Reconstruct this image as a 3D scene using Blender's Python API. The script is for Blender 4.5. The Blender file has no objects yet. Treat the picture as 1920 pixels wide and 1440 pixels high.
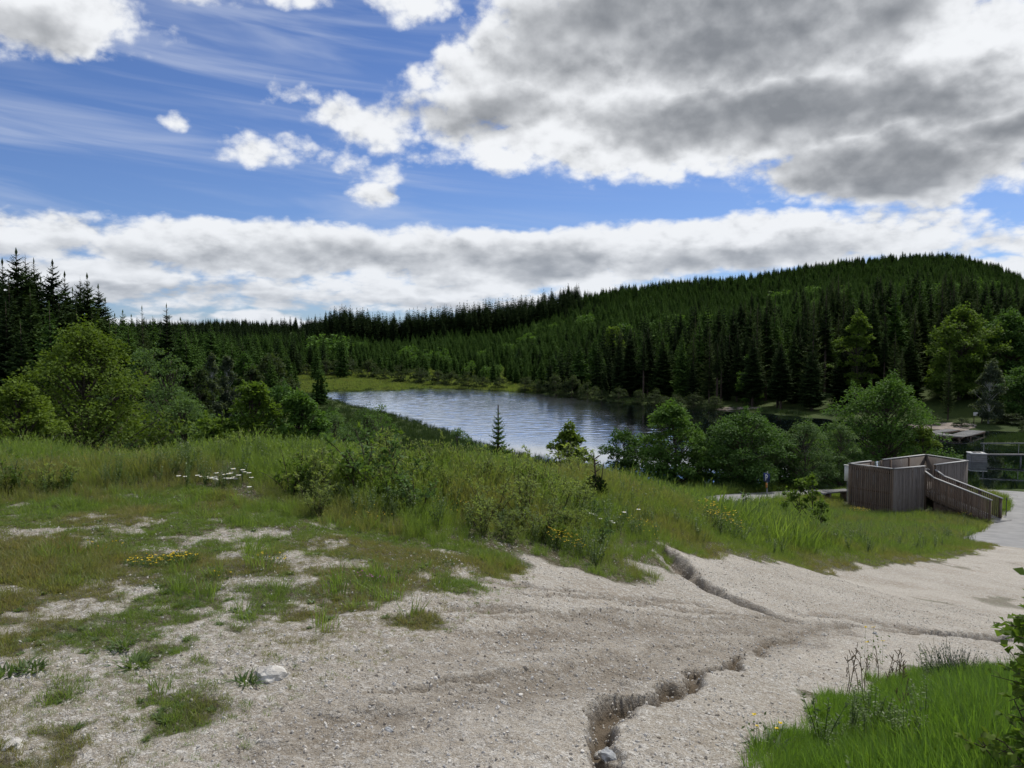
import bpy, bmesh, math, time
import numpy as np
T_START = time.time()
R = math.radians
sc = bpy.context.scene
COL = sc.collection

# ------------------------------------------------------------------ camera
F_PX, CX, CY = 1442.0, 960.0, 720.0
EYE = np.array([0.0, 0.0, 1.6])
PITCH = math.atan(72.0 / F_PX)
cam_data = bpy.data.cameras.new('camera')
cam_data.sensor_width = 36.0
cam_data.lens = 36.0 * F_PX / 1920.0
cam_data.clip_start = 0.05
cam_data.clip_end = 20000.0
cam = bpy.data.objects.new('camera', cam_data)
cam.location = EYE
cam.rotation_euler = (R(90) - PITCH, 0, 0)
COL.objects.link(cam)
sc.camera = cam

# ------------------------------------------------------------------ exposure and sampling
sc.view_settings.view_transform = 'Standard'
sc.view_settings.look = 'None'
sc.view_settings.gamma = 1.0
sc.view_settings.exposure = 0.0
sc.view_settings.use_curve_mapping = False
sc.render.engine = 'CYCLES'
sc.cycles.max_bounces = 5
sc.cycles.diffuse_bounces = 2
sc.cycles.glossy_bounces = 2
sc.cycles.transmission_bounces = 3
sc.cycles.transparent_max_bounces = 4
sc.cycles.caustics_reflective = False
sc.cycles.caustics_refractive = False
sc.cycles.use_denoising = True
sc.cycles.use_adaptive_sampling = True
sc.cycles.adaptive_threshold = 0.02
sc.cycles.sample_clamp_indirect = 4.0

# ------------------------------------------------------------------ sun (behind broken cloud: soft)
SUN_EL, SUN_AZ = R(52), R(38)          # azimuth clockwise from +Y (the view direction), towards +X
sun_data = bpy.data.lights.new('sun', 'SUN')
sun_data.energy = 3.6
sun_data.angle = R(5)
sun_data.color = (1.0, 0.95, 0.86)
sun = bpy.data.objects.new('sun', sun_data)
sun.rotation_euler = (R(90) - SUN_EL, 0, math.pi - SUN_AZ)
sun.location = (30, 30, 60)
COL.objects.link(sun)

# ------------------------------------------------------------------ sky: Nishita with procedural clouds
world = bpy.data.worlds.new('World')
sc.world = world
world.use_nodes = True
world.cycles.sampling_method = 'NONE'
wt = world.node_tree
wt.nodes.clear()


class S:
    """a value socket with arithmetic (each operation adds one node)"""
    def __init__(self, sock, nt):
        self.s, self.nt = sock, nt

    def _op(self, op, *others, clamp=False):
        n = self.nt.nodes.new('ShaderNodeMath'); n.operation = op; n.use_clamp = clamp
        for i, o in enumerate((self,) + others):
            if isinstance(o, S): self.nt.links.new(o.s, n.inputs[i])
            else: n.inputs[i].default_value = float(o)
        return S(n.outputs[0], self.nt)
    def __add__(self, o): return self._op('ADD', o)
    __radd__ = __add__
    def __sub__(self, o): return self._op('SUBTRACT', o)
    def __rsub__(self, o): return self._op('MULTIPLY_ADD', -1.0, o)
    def __mul__(self, o): return self._op('MULTIPLY', o)
    __rmul__ = __mul__
    def __truediv__(self, o): return self._op('DIVIDE', o)
    def max(self, o): return self._op('MAXIMUM', o)
    def min(self, o): return self._op('MINIMUM', o)
    def pow(self, o): return self._op('POWER', o)
    def abs(self): return self._op('ABSOLUTE')
    def madd(self, a, b): return self._op('MULTIPLY_ADD', a, b)
    def clamp(self): return self._op('ADD', 0.0, clamp=True)
    def ss(self, a, b):
        n = self.nt.nodes.new('ShaderNodeMapRange'); n.interpolation_type = 'SMOOTHSTEP'
        self.nt.links.new(self.s, n.inputs[0])
        n.inputs[1].default_value = a; n.inputs[2].default_value = b
        return S(n.outputs[0], self.nt)
    def lin(self, a, b, c=0.0, d=1.0):
        n = self.nt.nodes.new('ShaderNodeMapRange')
        self.nt.links.new(self.s, n.inputs[0])
        for i, v in zip((1, 2, 3, 4), (a, b, c, d)): n.inputs[i].default_value = v
        return S(n.outputs[0], self.nt)


def vec(nt, op, a, b=None, c=None, out=0):
    n = nt.nodes.new('ShaderNodeVectorMath'); n.operation = op
    for i, o in enumerate((a, b, c)):
        if o is None: continue
        if isinstance(o, (tuple, list)): n.inputs[i].default_value = o
        elif isinstance(o, (int, float)): n.inputs['Scale'].default_value = o
        elif isinstance(o, S): nt.links.new(o.s, n.inputs['Scale'])
        else: nt.links.new(o, n.inputs[i])
    return n.outputs[out]


def comb(nt, x, y, z):
    n = nt.nodes.new('ShaderNodeCombineXYZ')
    for i, o in enumerate((x, y, z)):
        if isinstance(o, S): nt.links.new(o.s, n.inputs[i])
        else: n.inputs[i].default_value = o
    return n.outputs[0]


def noise(nt, v, scale, detail=2.0, rough=0.5, lac=2.0, distort=0.0, color=False):
    n = nt.nodes.new('ShaderNodeTexNoise')
    if v is not None: nt.links.new(v, n.inputs['Vector'])
    n.inputs['Scale'].default_value = scale
    n.inputs['Detail'].default_value = detail
    n.inputs['Roughness'].default_value = rough
    n.inputs['Lacunarity'].default_value = lac
    n.inputs['Distortion'].default_value = distort
    return n.outputs['Color'] if color else S(n.outputs['Fac'], nt)


def mixc(nt, fac, a, b):
    n = nt.nodes.new('ShaderNodeMix'); n.data_type = 'RGBA'
    if isinstance(fac, S): nt.links.new(fac.s, n.inputs[0])
    else: n.inputs[0].default_value = fac
    for i, o in ((6, a), (7, b)):
        if isinstance(o, (tuple, list)): n.inputs[i].default_value = (*o[:3], 1.0)
        else: nt.links.new(o, n.inputs[i])
    return n.outputs[2]


def ang(u, v):
    """azimuth and elevation of a direction given on the photograph's 1920 x 1440 grid"""
    xc, yc = (u - CX) / F_PX, (CY - v) / F_PX
    d = np.array([xc, math.cos(PITCH) + yc * math.sin(PITCH), -math.sin(PITCH) + yc * math.cos(PITCH)])
    d /= np.linalg.norm(d)
    return math.atan2(d[0], d[1]), math.asin(d[2])


def build_sky(nt):
    L = nt.links
    tc = nt.nodes.new('ShaderNodeTexCoord')
    dirv = tc.outputs['Generated']
    sep = nt.nodes.new('ShaderNodeSeparateXYZ'); L.new(dirv, sep.inputs[0])
    dx, dy, dz = (S(sep.outputs[i], nt) for i in range(3))
    az = dx._op('ARCTAN2', dy)
    el = dz._op('ARCSINE')
    sky = nt.nodes.new('ShaderNodeTexSky'); sky.sky_type = 'NISHITA'; sky.sun_disc = False
    sky.sun_elevation = SUN_EL; sky.sun_rotation = SUN_AZ
    sky.altitude = 900.0; sky.air_density = 1.0; sky.dust_density = 0.6; sky.ozone_density = 2.2
    # detail noise, flattened towards the horizon as a layer of cloud is
    def layer(z):
        z = z.max(-0.05)
        return z.madd(1.05, (z * 0.42) / (z + 0.12))
    nv = comb(nt, dx, dy, layer(dz))
    nvup = comb(nt, dx, dy, layer(dz + 0.014))
    nvup2 = comb(nt, dx + 0.010, dy, layer(dz + 0.045))
    warp = noise(nt, nv, 9.0, 3.0, 0.55, color=True)
    wv = vec(nt, 'SUBTRACT', warp, (0.5, 0.5, 0.5))
    wsm = vec(nt, 'SCALE', wv, 0.045)
    def puff(v, det, vdet):
        """billowing cloud detail: smooth noise plus rounded cells"""
        n = noise(nt, v, 12.0, det, 0.60, 2.15)
        c = nt.nodes.new('ShaderNodeTexVoronoi'); c.feature = 'F1'
        nt.links.new(vec(nt, 'ADD', v, wsm), c.inputs['Vector'])
        c.inputs['Scale'].default_value = 17.0; c.inputs['Detail'].default_value = vdet; c.inputs['Roughness'].default_value = 0.55; c.inputs['Lacunarity'].default_value = 2.4
        c.normalize = True
        return n * 0.62 + S(c.outputs['Distance'], nt) * -0.55 + 0.405
    n1 = puff(nv, 6.0, 2.0)
    n1u = puff(nvup, 4.0, 1.0)
    n1uu = noise(nt, nvup2, 11.0, 2.0, 0.55, 2.1)
    nlow = noise(nt, nv, 3.2, 2.0, 0.5)
    p0 = comb(nt, az, el, 0.0)
    p = vec(nt, 'MULTIPLY_ADD', wv, (0.085, 0.040, 0.0), p0)
    # cloud bodies: centre (u,v), radii in grid pixels, strength
    bodies = [
        (1380, 20, 520, 175, 1.35), (1250, 235, 470, 105, 1.05), (1400, 150, 430, 130, 1.15), (1760, 190, 420, 200, 1.25), (1600, 322, 250, 70, 0.95),
        (960, 150, 190, 115, 0.85), (1120, 140, 190, 110, 1.15), (770, 235, 180, 66, 0.40), (1980, 330, 160, 50, .6),
        (90, 20, 240, 95, 0.62), (770, 0, 105, 45, 0.5), (545, 5, 70, 24, 0.30), (360, -10, 110, 26, 0.32),
        (516, 176, 24, 28, 0.25), (568, 186, 40, 22, 0.20), (337, 231, 34, 16, 0.22), (450, 281, 60, 22, 0.22),
        (572, 292, 85, 20, 0.16), (668, 312, 70, 26, 0.16), (706, 374, 42, 32, 0.42),
        (40, 440, 230, 52, 0.75), (500, 470, 430, 60, 0.95), (960, 488, 430, 64, 0.95), (1380, 458, 460, 62, 1.0),
        (760, 552, 760, 40, 0.42), (130, 520, 330, 44, 0.75), (1880, 462, 130, 34, 0.6), (1850, 520, 260, 40, 0.7),
        (420, 606, 330, 20, .45), (1478, 375, 22, 13, 0.4),
    ]
    # the thick, shaded bellies of those clouds
    cores = [
        (1330, 40, 430, 130, 1.0), (1480, 215, 420, 62, 1.0), (1640, 320, 290, 66, 0.95), (900, 215, 230, 40, 0.6),
        (1060, 120, 170, 70, 0.55), (1880, 240, 170, 50, 0.7), (480, 490, 380, 32, 0.45), (960, 500, 330, 34, 0.52),
        (1300, 486, 400, 30, 0.45), (110, 470, 170, 22, 0.32), (250, 545, 300, 18, 0.36), (700, 578, 500, 16, 0.25), (60, 60, 170, 40, 0.35),
    ]
    def field(pv, bodies):
        f = None
        for (u, v, ru, rv, s) in bodies:
            a0, e0 = ang(u, v)
            a1, _ = ang(u + ru * .5, v); a2, _ = ang(u - ru * .5, v)
            _, e1 = ang(u, v - rv * .5); _, e2 = ang(u, v + rv * .5)
            sa, se = 1.0 / max(a1 - a2, 1e-3), 1.0 / max(e1 - e2, 1e-3)
            q = vec(nt, 'MULTIPLY_ADD', pv, (sa, se, 0.0), (-a0 * sa, -e0 * se, 0.0))
            d2 = S(vec(nt, 'DOT_PRODUCT', q, q, out=1), nt)
            g = d2.madd(-s, s)
            f = g if f is None else f.max(g)
        return f.max(-1.2)
    f = field(p, bodies)
    p2 = vec(nt, 'MULTIPLY_ADD', wv, (0.15, 0.085, 0.0), p0)
    fu = field(p2, cores)
    # the rest of the sky, outside the frame: the same broken cloud, placed by low noise
    outside = az.abs().ss(0.62, 0.80).max(el.ss(0.44, 0.56)).max(dy.lin(0.0, -0.1))
    fo = (nlow - 0.44) * 5.0
    f = f + (fo - f) * outside
    fu = fu + (fo * 0.6 - 0.2 - fu) * outside
    dens = f + (n1 - 0.52) * 2.8 - 0.05
    alpha = dens.ss(-0.08, 0.46)
    thick = (fu.max(-0.7) * 0.95 + dens.min(1.0) * 0.30 + (n1uu - 0.5) * 1.6 + (nlow - 0.5) * 0.3).lin(-0.35, 1.15)
    relief = (n1 - n1u) * 2.4 * (thick * -0.75 + 1.0)
    bright = (thick * -0.82 + relief + 0.95)
    bright = bright.max(0.08).min(1.05)
    lowhaze = el.lin(0.0, 0.20, 1.0, 0.0)
    dark = mixc(nt, lowhaze, (1.55, 1.72, 2.0), (2.5, 2.95, 3.7))
    lit = mixc(nt, lowhaze, (9.0, 9.2, 9.5), (8.0, 8.35, 8.9))
    cloud = mixc(nt, bright.ss(-0.18, 1.04), dark, lit)
    # thin high streaks
    sv = comb(nt, az * 1.5 + el * 1.2, el * 15.0 + az * 1.1, 0.3)
    st = noise(nt, sv, 2.2, 4.0, 0.55, 2.0, 0.6)
    cirrus = st.ss(0.40, 0.80) * el.ss(0.02, 0.16) * az.ss(0.15, -0.30).madd(0.75, 0.25) * 0.42
    blue = vec(nt, 'MULTIPLY', sky.outputs[0], (0.60, 0.72, 1.0))
    base = mixc(nt, cirrus, blue, (6.3, 6.9, 8.3))
    final = mixc(nt, alpha, base, cloud)
    bg = nt.nodes.new('ShaderNodeBackground'); bg.inputs['Strength'].default_value = 0.1
    L.new(final, bg.inputs['Color'])
    out = nt.nodes.new('ShaderNodeOutputWorld'); L.new(bg.outputs[0], out.inputs['Surface'])


build_sky(wt)

# ------------------------------------------------------------------ numeric helpers
def smooth(a, b, x):
    t = np.clip((x - a) / (b - a), 0, 1)
    return t * t * (3 - 2 * t)


def _hash(ix, iy, seed):
    h = (ix.astype(np.int64) * 374761393 + iy.astype(np.int64) * 668265263 + seed * 974711) & 0xFFFFFFFF
    h = ((h ^ (h >> 13)) * 1274126177) & 0xFFFFFFFF
    return ((h ^ (h >> 16)) & 0xFFFFFF) / float(0xFFFFFF)


def vnoise(x, y, seed=0):
    x, y = np.asarray(x, float), np.asarray(y, float)
    ix, iy = np.floor(x), np.floor(y)
    fx, fy = x - ix, y - iy
    fx, fy = fx * fx * fx * (fx * (fx * 6 - 15) + 10), fy * fy * fy * (fy * (fy * 6 - 15) + 10)
    a, b = _hash(ix, iy, seed), _hash(ix + 1, iy, seed)
    c, d = _hash(ix, iy + 1, seed), _hash(ix + 1, iy + 1, seed)
    return (a + (b - a) * fx) * (1 - fy) + (c + (d - c) * fx) * fy


def fbm(x, y, seed=0, oct=4, gain=0.5):
    s, a, t = 0.0, 1.0, 0.0
    for o in range(oct):
        s = s + a * vnoise(x * 2 ** o + 17.3 * o, y * 2 ** o - 9.1 * o, seed + o); t += a; a *= gain
    return s / t


def ray(u, v):
    xc, yc = (u - CX) / F_PX, (CY - v) / F_PX
    d = np.array([xc, math.cos(PITCH) + yc * math.sin(PITCH), -math.sin(PITCH) + yc * math.cos(PITCH)])
    return d / d[1]


def at(u, v, Y):
    """world point seen at grid position (u,v) at depth Y"""
    return EYE + ray(u, v) * Y


def tx(u):
    return (u - CX) / F_PX / math.cos(PITCH)


# ------------------------------------------------------------------ the lie of the land
LAKE = -8.9
ctrl = []
for (u, v, z) in [(960, 1440, 0), (300, 1440, .04), (960, 1200, -.13), (960, 1050, -.33), (960, 950, -.36), (1260, 1030, -1.15),
                  (1400, 1230, -.58), (1600, 1160, -1.25), (1900, 1190, -1.6), (1500, 1060, -2.6), (1800, 1050, -4.0),
                  (1870, 1020, -5.9), (1650, 1380, -.45), (1800, 1440, -.52), (1900, 1300, -1.0), (1700, 1220, -1.05), (1580, 1260, -.76),
                  (1120, 1350, -.12), (1200, 1130, -.62), (1100, 1080, -.55), (1400, 985, -3.1), (1600, 1000, -5.1), (1700, 1000, -6.2),
                  (1200, 935, -1.5), (1850, 985, -7.05), (1450, 955, -6.8), (600, 1100, -.03), (700, 960, -.18), (400, 950, -.02), (100, 930, .0), (100, 1250, .03)]:
    d = ray(u, v)
    Y = (z - EYE[2]) / d[2]
    ctrl.append((d[0] * Y, Y, z))
ctrl += [(0, 0, 0), (-5, 0, .08), (4, 0, -.5), (0, -10, .3), (-15, 0, .3), (15, 0, -2.6), (-12, -12, .5), (14, -12, -1.5),
         (-6.3, 10.5, -.1), (-3.5, 10.9, -.12), (-2, 11.2, -.22), (-.8, 11.6, -.4), (-12, 11.5, -.1), (-20, 13, -.2),
         (-14, 17, -1.5), (-8, 16, -1.5), (-3, 16, -1.7), (0, 17, -2.0), (-12, 25, -4.0), (-5, 25, -4.2), (1, 25, -4.5), (4.5, 26, -5.0),
         (-14, 35, -5.8), (-4, 35, -6.2), (4, 35, -6.6), (-20, 45, -7.0), (-6, 45, -7.2), (5, 46, -7.5), (-8, 60, -8.3), (4, 58, -8.4),
         (-25, 25, -3.6), (-34, 40, -6.0), (-40, 58, -7.5), (9, 31, -6.3), (12, 36, -6.7), (12, 44, -7.0), (18, 40, -7.2), (19, 46, -7.2), (25, 44, -7.2), (25, 50, -7.7),
         (29, 41, -7.2), (31, 47, -7.3), (38, 53, -8.3), (16, 50, -7.9), (30, 30, -6.4), (23, 32, -6.5), (22, 16, -4.2), (30, 20, -5.4), (40, 36, -6.9), (45, 48, -7.5), (55, 58, -8.2)]
ctrl = np.array(ctrl)


def _tps(r2):
    return 0.5 * r2 * np.log(r2 + 1e-9)


_n = len(ctrl)
_K = _tps(((ctrl[:, None, :2] - ctrl[None, :, :2]) ** 2).sum(2)) + np.eye(_n) * 0.4
_P = np.c_[np.ones(_n), ctrl[:, :2]]
_A = np.block([[_K, _P], [_P.T, np.zeros((3, 3))]])
_W = np.linalg.solve(_A, np.r_[ctrl[:, 2], np.zeros(3)])


def near_h(x, y):
    x, y = np.asarray(x, float), np.asarray(y, float)
    s = _W[_n] + _W[_n + 1] * x + _W[_n + 2] * y
    for i in range(_n):
        s = s + _W[i] * _tps((x - ctrl[i, 0]) ** 2 + (y - ctrl[i, 1]) ** 2)
    return s


def catmull(pts, k, closed):
    P = np.array(pts, float); n = len(P); out = []
    rng_i = range(n if closed else n - 1)
    for i in rng_i:
        g = (lambda j: P[j % n]) if closed else (lambda j: P[min(max(j, 0), n - 1)])
        p0, p1, p2, p3 = g(i - 1), g(i), g(i + 1), g(i + 2)
        for t in np.linspace(0, 1, k, endpoint=False):
            out.append(.5 * (2 * p1 + (p2 - p0) * t + (2 * p0 - 5 * p1 + 4 * p2 - p3) * t * t + (3 * p1 - p0 - 3 * p2 + p3) * t ** 3))
    if not closed: out.append(P[-1])
    return np.array(out)


def poly_sdf(poly, x, y):
    """distance to a closed polygon, negative inside"""
    d2 = np.full(np.shape(x), 1e18); ins = np.zeros(np.shape(x), bool)
    n = len(poly)
    for i in range(n):
        ax, ay = poly[i]; bx, by = poly[(i + 1) % n]
        ex, ey = bx - ax, by - ay
        t = np.clip(((x - ax) * ex + (y - ay) * ey) / (ex * ex + ey * ey + 1e-12), 0, 1)
        d2 = np.minimum(d2, (x - ax - t * ex) ** 2 + (y - ay - t * ey) ** 2)
        c = ((ay > y) != (by > y)) & (x < (bx - ax) * (y - ay) / (by - ay + 1e-12) + ax)
        ins ^= c
    d = np.sqrt(d2)
    return np.where(ins, -d, d)


def line_dist(pl, x, y, vals=None):
    """distance to an open polyline, the signed side and an interpolated value"""
    d2 = np.full(np.shape(x), 1e18); side = np.zeros(np.shape(x)); val = np.zeros(np.shape(x))
    for i in range(len(pl) - 1):
        ax, ay = pl[i]; ex, ey = pl[i + 1] - pl[i]
        t = np.clip(((x - ax) * ex + (y - ay) * ey) / (ex * ex + ey * ey + 1e-12), 0, 1)
        q = (x - ax - t * ex) ** 2 + (y - ay - t * ey) ** 2
        m = q < d2
        d2 = np.where(m, q, d2)
        side = np.where(m, np.sign(ex * (y - ay) - ey * (x - ax)), side)
        if vals is not None: val = np.where(m, vals[i] + (vals[i + 1] - vals[i]) * t, val)
    return np.sqrt(d2), side, val


lake_pts = [(-43, 168), (-30, 138), (-16.8, 112), (-8.5, 93), (-3, 79), (2, 70.5), (7.2, 61), (13, 55.5), (20, 53), (28, 53.5), (34.5, 54.5), (42, 57), (52, 62), (64, 70),
            (60, 76), (52, 80.5), (51, 83), (58, 88), (66, 92), (57.5, 94.5), (52.6, 98), (46, 108), (36, 123), (29, 131), (23, 138), (15, 153), (8, 164), (0, 173), (-8, 181), (-14, 184),
            (-22, 184), (-28, 179), (-38.6, 174)]
LAKE_POLY = catmull(lake_pts, 4, True)

# skyline of the hill across the water: t = x / depth, tangent of elevation of the tree tops, depth of the ridge
sky_u = np.array([-1500, -400, 0, 200, 340, 420, 500, 620, 700, 800, 900, 1000, 1100, 1200, 1300, 1400, 1500, 1600, 1740, 1800, 1860, 1920, 2100, 2600, 3600])
sky_v = np.array([610, 612, 612, 606, 606, 604, 606, 606, 600, 584, 572, 557, 545, 530, 519, 511, 494, 481, 471, 474, 490, 515, 590, 625, 630])
sky_D = np.array([600, 600, 620, 700, 900, 950, 900, 520, 480, 480, 480, 490, 500, 520, 540, 560, 590, 620, 650, 650, 640, 620, 560, 500, 500])
sky_t = (sky_u - 960) / F_PX
TREE_TOP = 9.0


def far_h(x, y, d):
    yy = np.maximum(y, 1.0)
    t = x / yy
    tan = -(np.interp(t, sky_t, sky_v) - 648.0) / F_PX
    D = np.interp(t, sky_t, sky_D)
    top = EYE[2] + tan * D - np.interp(t, [-.22, -.16, .03, .08], [9, 19, 19, TREE_TOP])
    r0 = np.interp(t, [-1.5, -.35, -.24, -.2, 0, .1, .2, .3, .4, .54, .6, .75, 1.5], [150, 170, 230, 235, 205, 175, 160, 145, 125, 108, 105, 105, 105])
    s = np.clip((y - r0) / (D - r0), 0, 1)
    shape = np.interp(t, [-.3, 0, .15, .6], [1.6, 1.35, 1.1, 1.0])
    rise = s ** shape
    rise = rise * (1 - .35 * (1 - s) * s * 2)
    low = LAKE + .12 + .035 * np.minimum(np.maximum(d, 0), 60)
    z = low + (top - low) * rise
    over = np.maximum(y - D, 0)
    z = z - np.minimum(over * .10, 30) * smooth(0, 80, over)
    z = z + (fbm(x / 45, y / 45, 5, 3) - .5) * 5 * smooth(0, .3, s)
    # the low hills far behind
    tt = np.interp(t, [-.6, -.5, -.40, -.362, -.32, -.29, -.26, -.24, -.2, -.1], [609, 608, 606, 602, 606, 609, 604, 604, 610, 620])
    zf = EYE[2] - (tt - 648) / F_PX * 2300 - 14
    z = np.where(y > 1100, z + (zf - z) * smooth(1100, 2300, y), z)
    z = z - smooth(2400, 4500, y) * 60
    return z


def ground_h(x, y):
    x, y = np.asarray(x, float), np.asarray(y, float)
    sh = x.shape
    x, y = x.ravel(), y.ravel()
    d = np.full(x.shape, 60.0)
    m = (y > 44) & (y < 250) & (np.abs(x) < 130)
    if m.any(): d[m] = poly_sdf(LAKE_POLY, x[m], y[m])
    r = np.hypot(x, y)
    z = np.zeros(x.shape)
    nm = r < 90
    zn = np.zeros(x.shape)
    if nm.any(): zn[nm] = near_h(x[nm], y[nm])
    zn = np.where(y < -6, zn * smooth(-60, -6, y), zn)
    zf = far_h(x, y, d)
    zf = np.where(y < 30, -3.0 * smooth(-40, 40, x) - .8, zf)
    w = np.where(y > 20, smooth(50, 66, y), smooth(30, 80, r))
    w = np.maximum(w, smooth(50, 85, r))
    z = zn * (1 - w) + zf * w
    shore = LAKE + .10 + .30 * np.maximum(d, 0) + .02 * np.maximum(d, 0) ** 2
    z = np.where(m & (d < 12), np.minimum(z, shore), z)
    z = np.where(m & (d > 0) & (y > 50), np.maximum(z, LAKE + .10), z)
    z = np.where(m & (d < .3), LAKE + .10 + np.maximum(np.minimum(d - .3, 0) * .35, -1.6), z)
    return z.reshape(sh)


def hit(u, v):
    """ground point seen at grid position (u,v)"""
    d = ray(u, v)
    Y = 1.5 * 1.006 ** np.arange(950)
    z = EYE[2] + d[2] * Y
    g = ground_h(d[0] * Y, Y)
    k = np.argmax(g > z)
    if not (g > z).any(): k = len(Y) - 1
    k = max(k, 1)
    a, b = z[k - 1] - g[k - 1], g[k] - z[k]
    Yh = Y[k - 1] + (Y[k] - Y[k - 1]) * a / (a + b + 1e-9)
    return np.array([d[0] * Yh, Yh])


def hits(pl):
    return np.array([hit(u, v) for u, v in pl])


# the bare gravel track and the patchy verge, as outlines on the ground
track_px = [(300, 1440), (330, 1335), (400, 1300), (480, 1272), (620, 1212), (760, 1160), (850, 1120), (930, 1065), (1000, 1046), (1100, 1078), (1225, 1095), (1248, 1062), (1252, 1036),
            (1300, 1042), (1400, 1050), (1480, 1058), (1640, 1064), (1740, 1056), (1800, 1046), (1850, 1034), (1885, 1024), (1990, 1012)]
track_px2 = [(1960, 1090), (1960, 1235), (1880, 1258), (1760, 1264), (1680, 1270), (1600, 1290), (1530, 1338), (1462, 1395), (1420, 1440)]
TRACK = np.vstack([hits(track_px), hits(track_px2), [(.7, 1.5), (.4, -4), (-4, -4), (-2.4, 1.0)]])
PATCHY = np.vstack([hits([(300, 1440), (330, 1335), (480, 1272), (620, 1212), (760, 1160), (930, 1065), (900, 1040), (800, 1015), (640, 990), (470, 960), (300, 925), (120, 940), (-200, 960)]), [(-8, 2), (-4, -3)]])
# eroded channels: (outline, half width, depth)
gullies_px = [
    ([(1140, 1475), (1128, 1415), (1122, 1360), (1150, 1326), (1196, 1306), (1240, 1286), (1300, 1257), (1366, 1241), (1420, 1216), (1478, 1188), (1560, 1172), (1640, 1176), (1740, 1183), (1800, 1189), (1890, 1197)],
     [.03, .045, .055, .060, .062, .062, .055, .05, .045, .045, .045, .045, .08, .11, .11], [.03, .09, .12, .12, .12, .12, .105, .095, .08, .06, .045, .05, .15, .22, .20]),
    ([(1247, 1034), (1285, 1068), (1330, 1100), (1392, 1130), (1450, 1152), (1520, 1168)], [.12, .11, .10, .09, .08, .06], [.18, .17, .14, .11, .07, .03]),
    ([(1040, 1148), (1110, 1152), (1180, 1166), (1240, 1174), (1330, 1180), (1420, 1182)], [.03, .05, .06, .05, .05, .04], [.01, .035, .05, .03, .03, .02]),
    ([(1030, 1176), (1120, 1196), (1200, 1200), (1280, 1188)], [.04, .08, .08, .05], [.01, .035, .03, .01]),
    ([(860, 1318), (920, 1306), (1000, 1288), (1080, 1258), (1150, 1236)], [.05, .08, .07, .06, .04], [.02, .04, .035, .02, .01]),
    ([(860, 1195), (940, 1186), (980, 1194)], [.04, .06, .04], [.01, .03, .01]),
    ([(1150, 1118), (1190, 1128), (1260, 1136)], [.03, .05, .03], [.01, .04, .01]),
    ([(1480, 1150), (1580, 1156), (1660, 1168), (1740, 1180)], [.05, .08, .08, .06], [.01, .03, .04, .03]),
    ([(700, 1380), (900, 1310), (1050, 1245), (1200, 1205), (1350, 1195)], [.22, .24, .24, .22, .2], [.02, .03, .035, .03, .02]),
    ([(560, 1345), (700, 1290), (850, 1235), (1000, 1205)], [.2, .22, .22, .2], [.015, .02, .025, .015]),
]
_rg = np.random.default_rng(12)
_top = catmull([(880, 1082), (1080, 1104), (1290, 1130), (1480, 1160), (1640, 1176)], 6, False)
_bot = catmull([(330, 1460), (760, 1372), (1080, 1275), (1380, 1212), (1560, 1180)], 6, False)
for _k in range(26):                      # thin rills and wheel ruts that sweep along the slope
    _f = _rg.uniform(.0, 1.0); _s, _e = sorted(_rg.uniform(0, 1, 2)); _e = min(1.0, max(_e, _s + .3)); _s = max(0, _e - .75)
    _i = np.linspace(_s, _e, 6) * (len(_top) - 1)
    _pl = [tuple((1 - _f) * np.array([np.interp(q, np.arange(len(_top)), _top[:, c]) for c in (0, 1)]) + _f * np.array([np.interp(q, np.arange(len(_bot)), _bot[:, c]) for c in (0, 1)]) + _rg.normal(size=2) * (5, 3)) for q in _i]
    _w = _rg.uniform(.014, .042) if _k % 3 else _rg.uniform(.10, .16)
    _d = _rg.uniform(.018, .045) if _k % 3 else _rg.uniform(.025, .05)
    gullies_px.append((_pl, [_w * .5, _w, _w, _w * 1.1, _w, _w * .5], [.002, _d, _d, _d * .8, _d, .002]))
GULLIES = [(hits(p), np.array(w), np.array(d)) for p, w, d in gullies_px]
GULLIES = [(catmull(p, 4, False), np.interp(np.linspace(0, 1, (len(p) - 1) * 4 + 1), np.linspace(0, 1, len(p)), w), np.interp(np.linspace(0, 1, (len(p) - 1) * 4 + 1), np.linspace(0, 1, len(p)), dd)) for p, w, dd in GULLIES]
# asphalt lane that passes the platform and bends behind it
ROAD_C = catmull([(14.5, 22.5), (19.0, 28.5), (24.5, 35.0), (29.3, 41.0), (31.0, 45.8), (28.0, 49.2), (22.0, 49.0), (16.0, 45.2), (11.0, 41.5), (5.0, 39.0), (-3, 38.5)], 8, False)
ROAD_W = np.interp(np.linspace(0, 1, len(ROAD_C)), [0, .12, .4, .5, 1], [2.0, 2.2, 2.1, 1.7, 1.5])


def masks(x, y):
    """track distance, vegetation cover 0..1, channel depth"""
    x, y = np.asarray(x, float), np.asarray(y, float)
    near = (np.hypot(x, y) < 60)
    dt = np.full(x.shape, 50.0); dp = np.full(x.shape, 50.0)
    dt[near] = poly_sdf(TRACK, x[near], y[near]); dp[near] = poly_sdf(PATCHY, x[near], y[near])
    w = (fbm(x * 2.2, y * 2.2, 11, 3) - .5)
    cover = smooth(-.12, .22, dt + w * .9)
    n = fbm(x * 3.3, y * 3.3, 31, 4, .62)
    n2 = fbm(x * .8, y * .8, 41, 2)
    thr = .452 - .034 * np.clip(y - 4.5, -2, 4) - .012 * np.clip(-x, 0, 5) + (n2 - .5) * .16
    patch = smooth(thr - .10, thr + .11, n)
    inside = smooth(.25, -.25, dp + w * .8)
    cover = cover * (1 - inside) + cover * patch * inside * (.74 + .2 * smooth(5, 8, y))
    # a few tufts holding on in the far part of the track
    tr = smooth(.70, .80, fbm(x * .55, y * 1.1, 77, 3)) * smooth(8, 13, y) * .55
    cover = np.maximum(cover, tr * (near))
    return dt, cover


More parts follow.
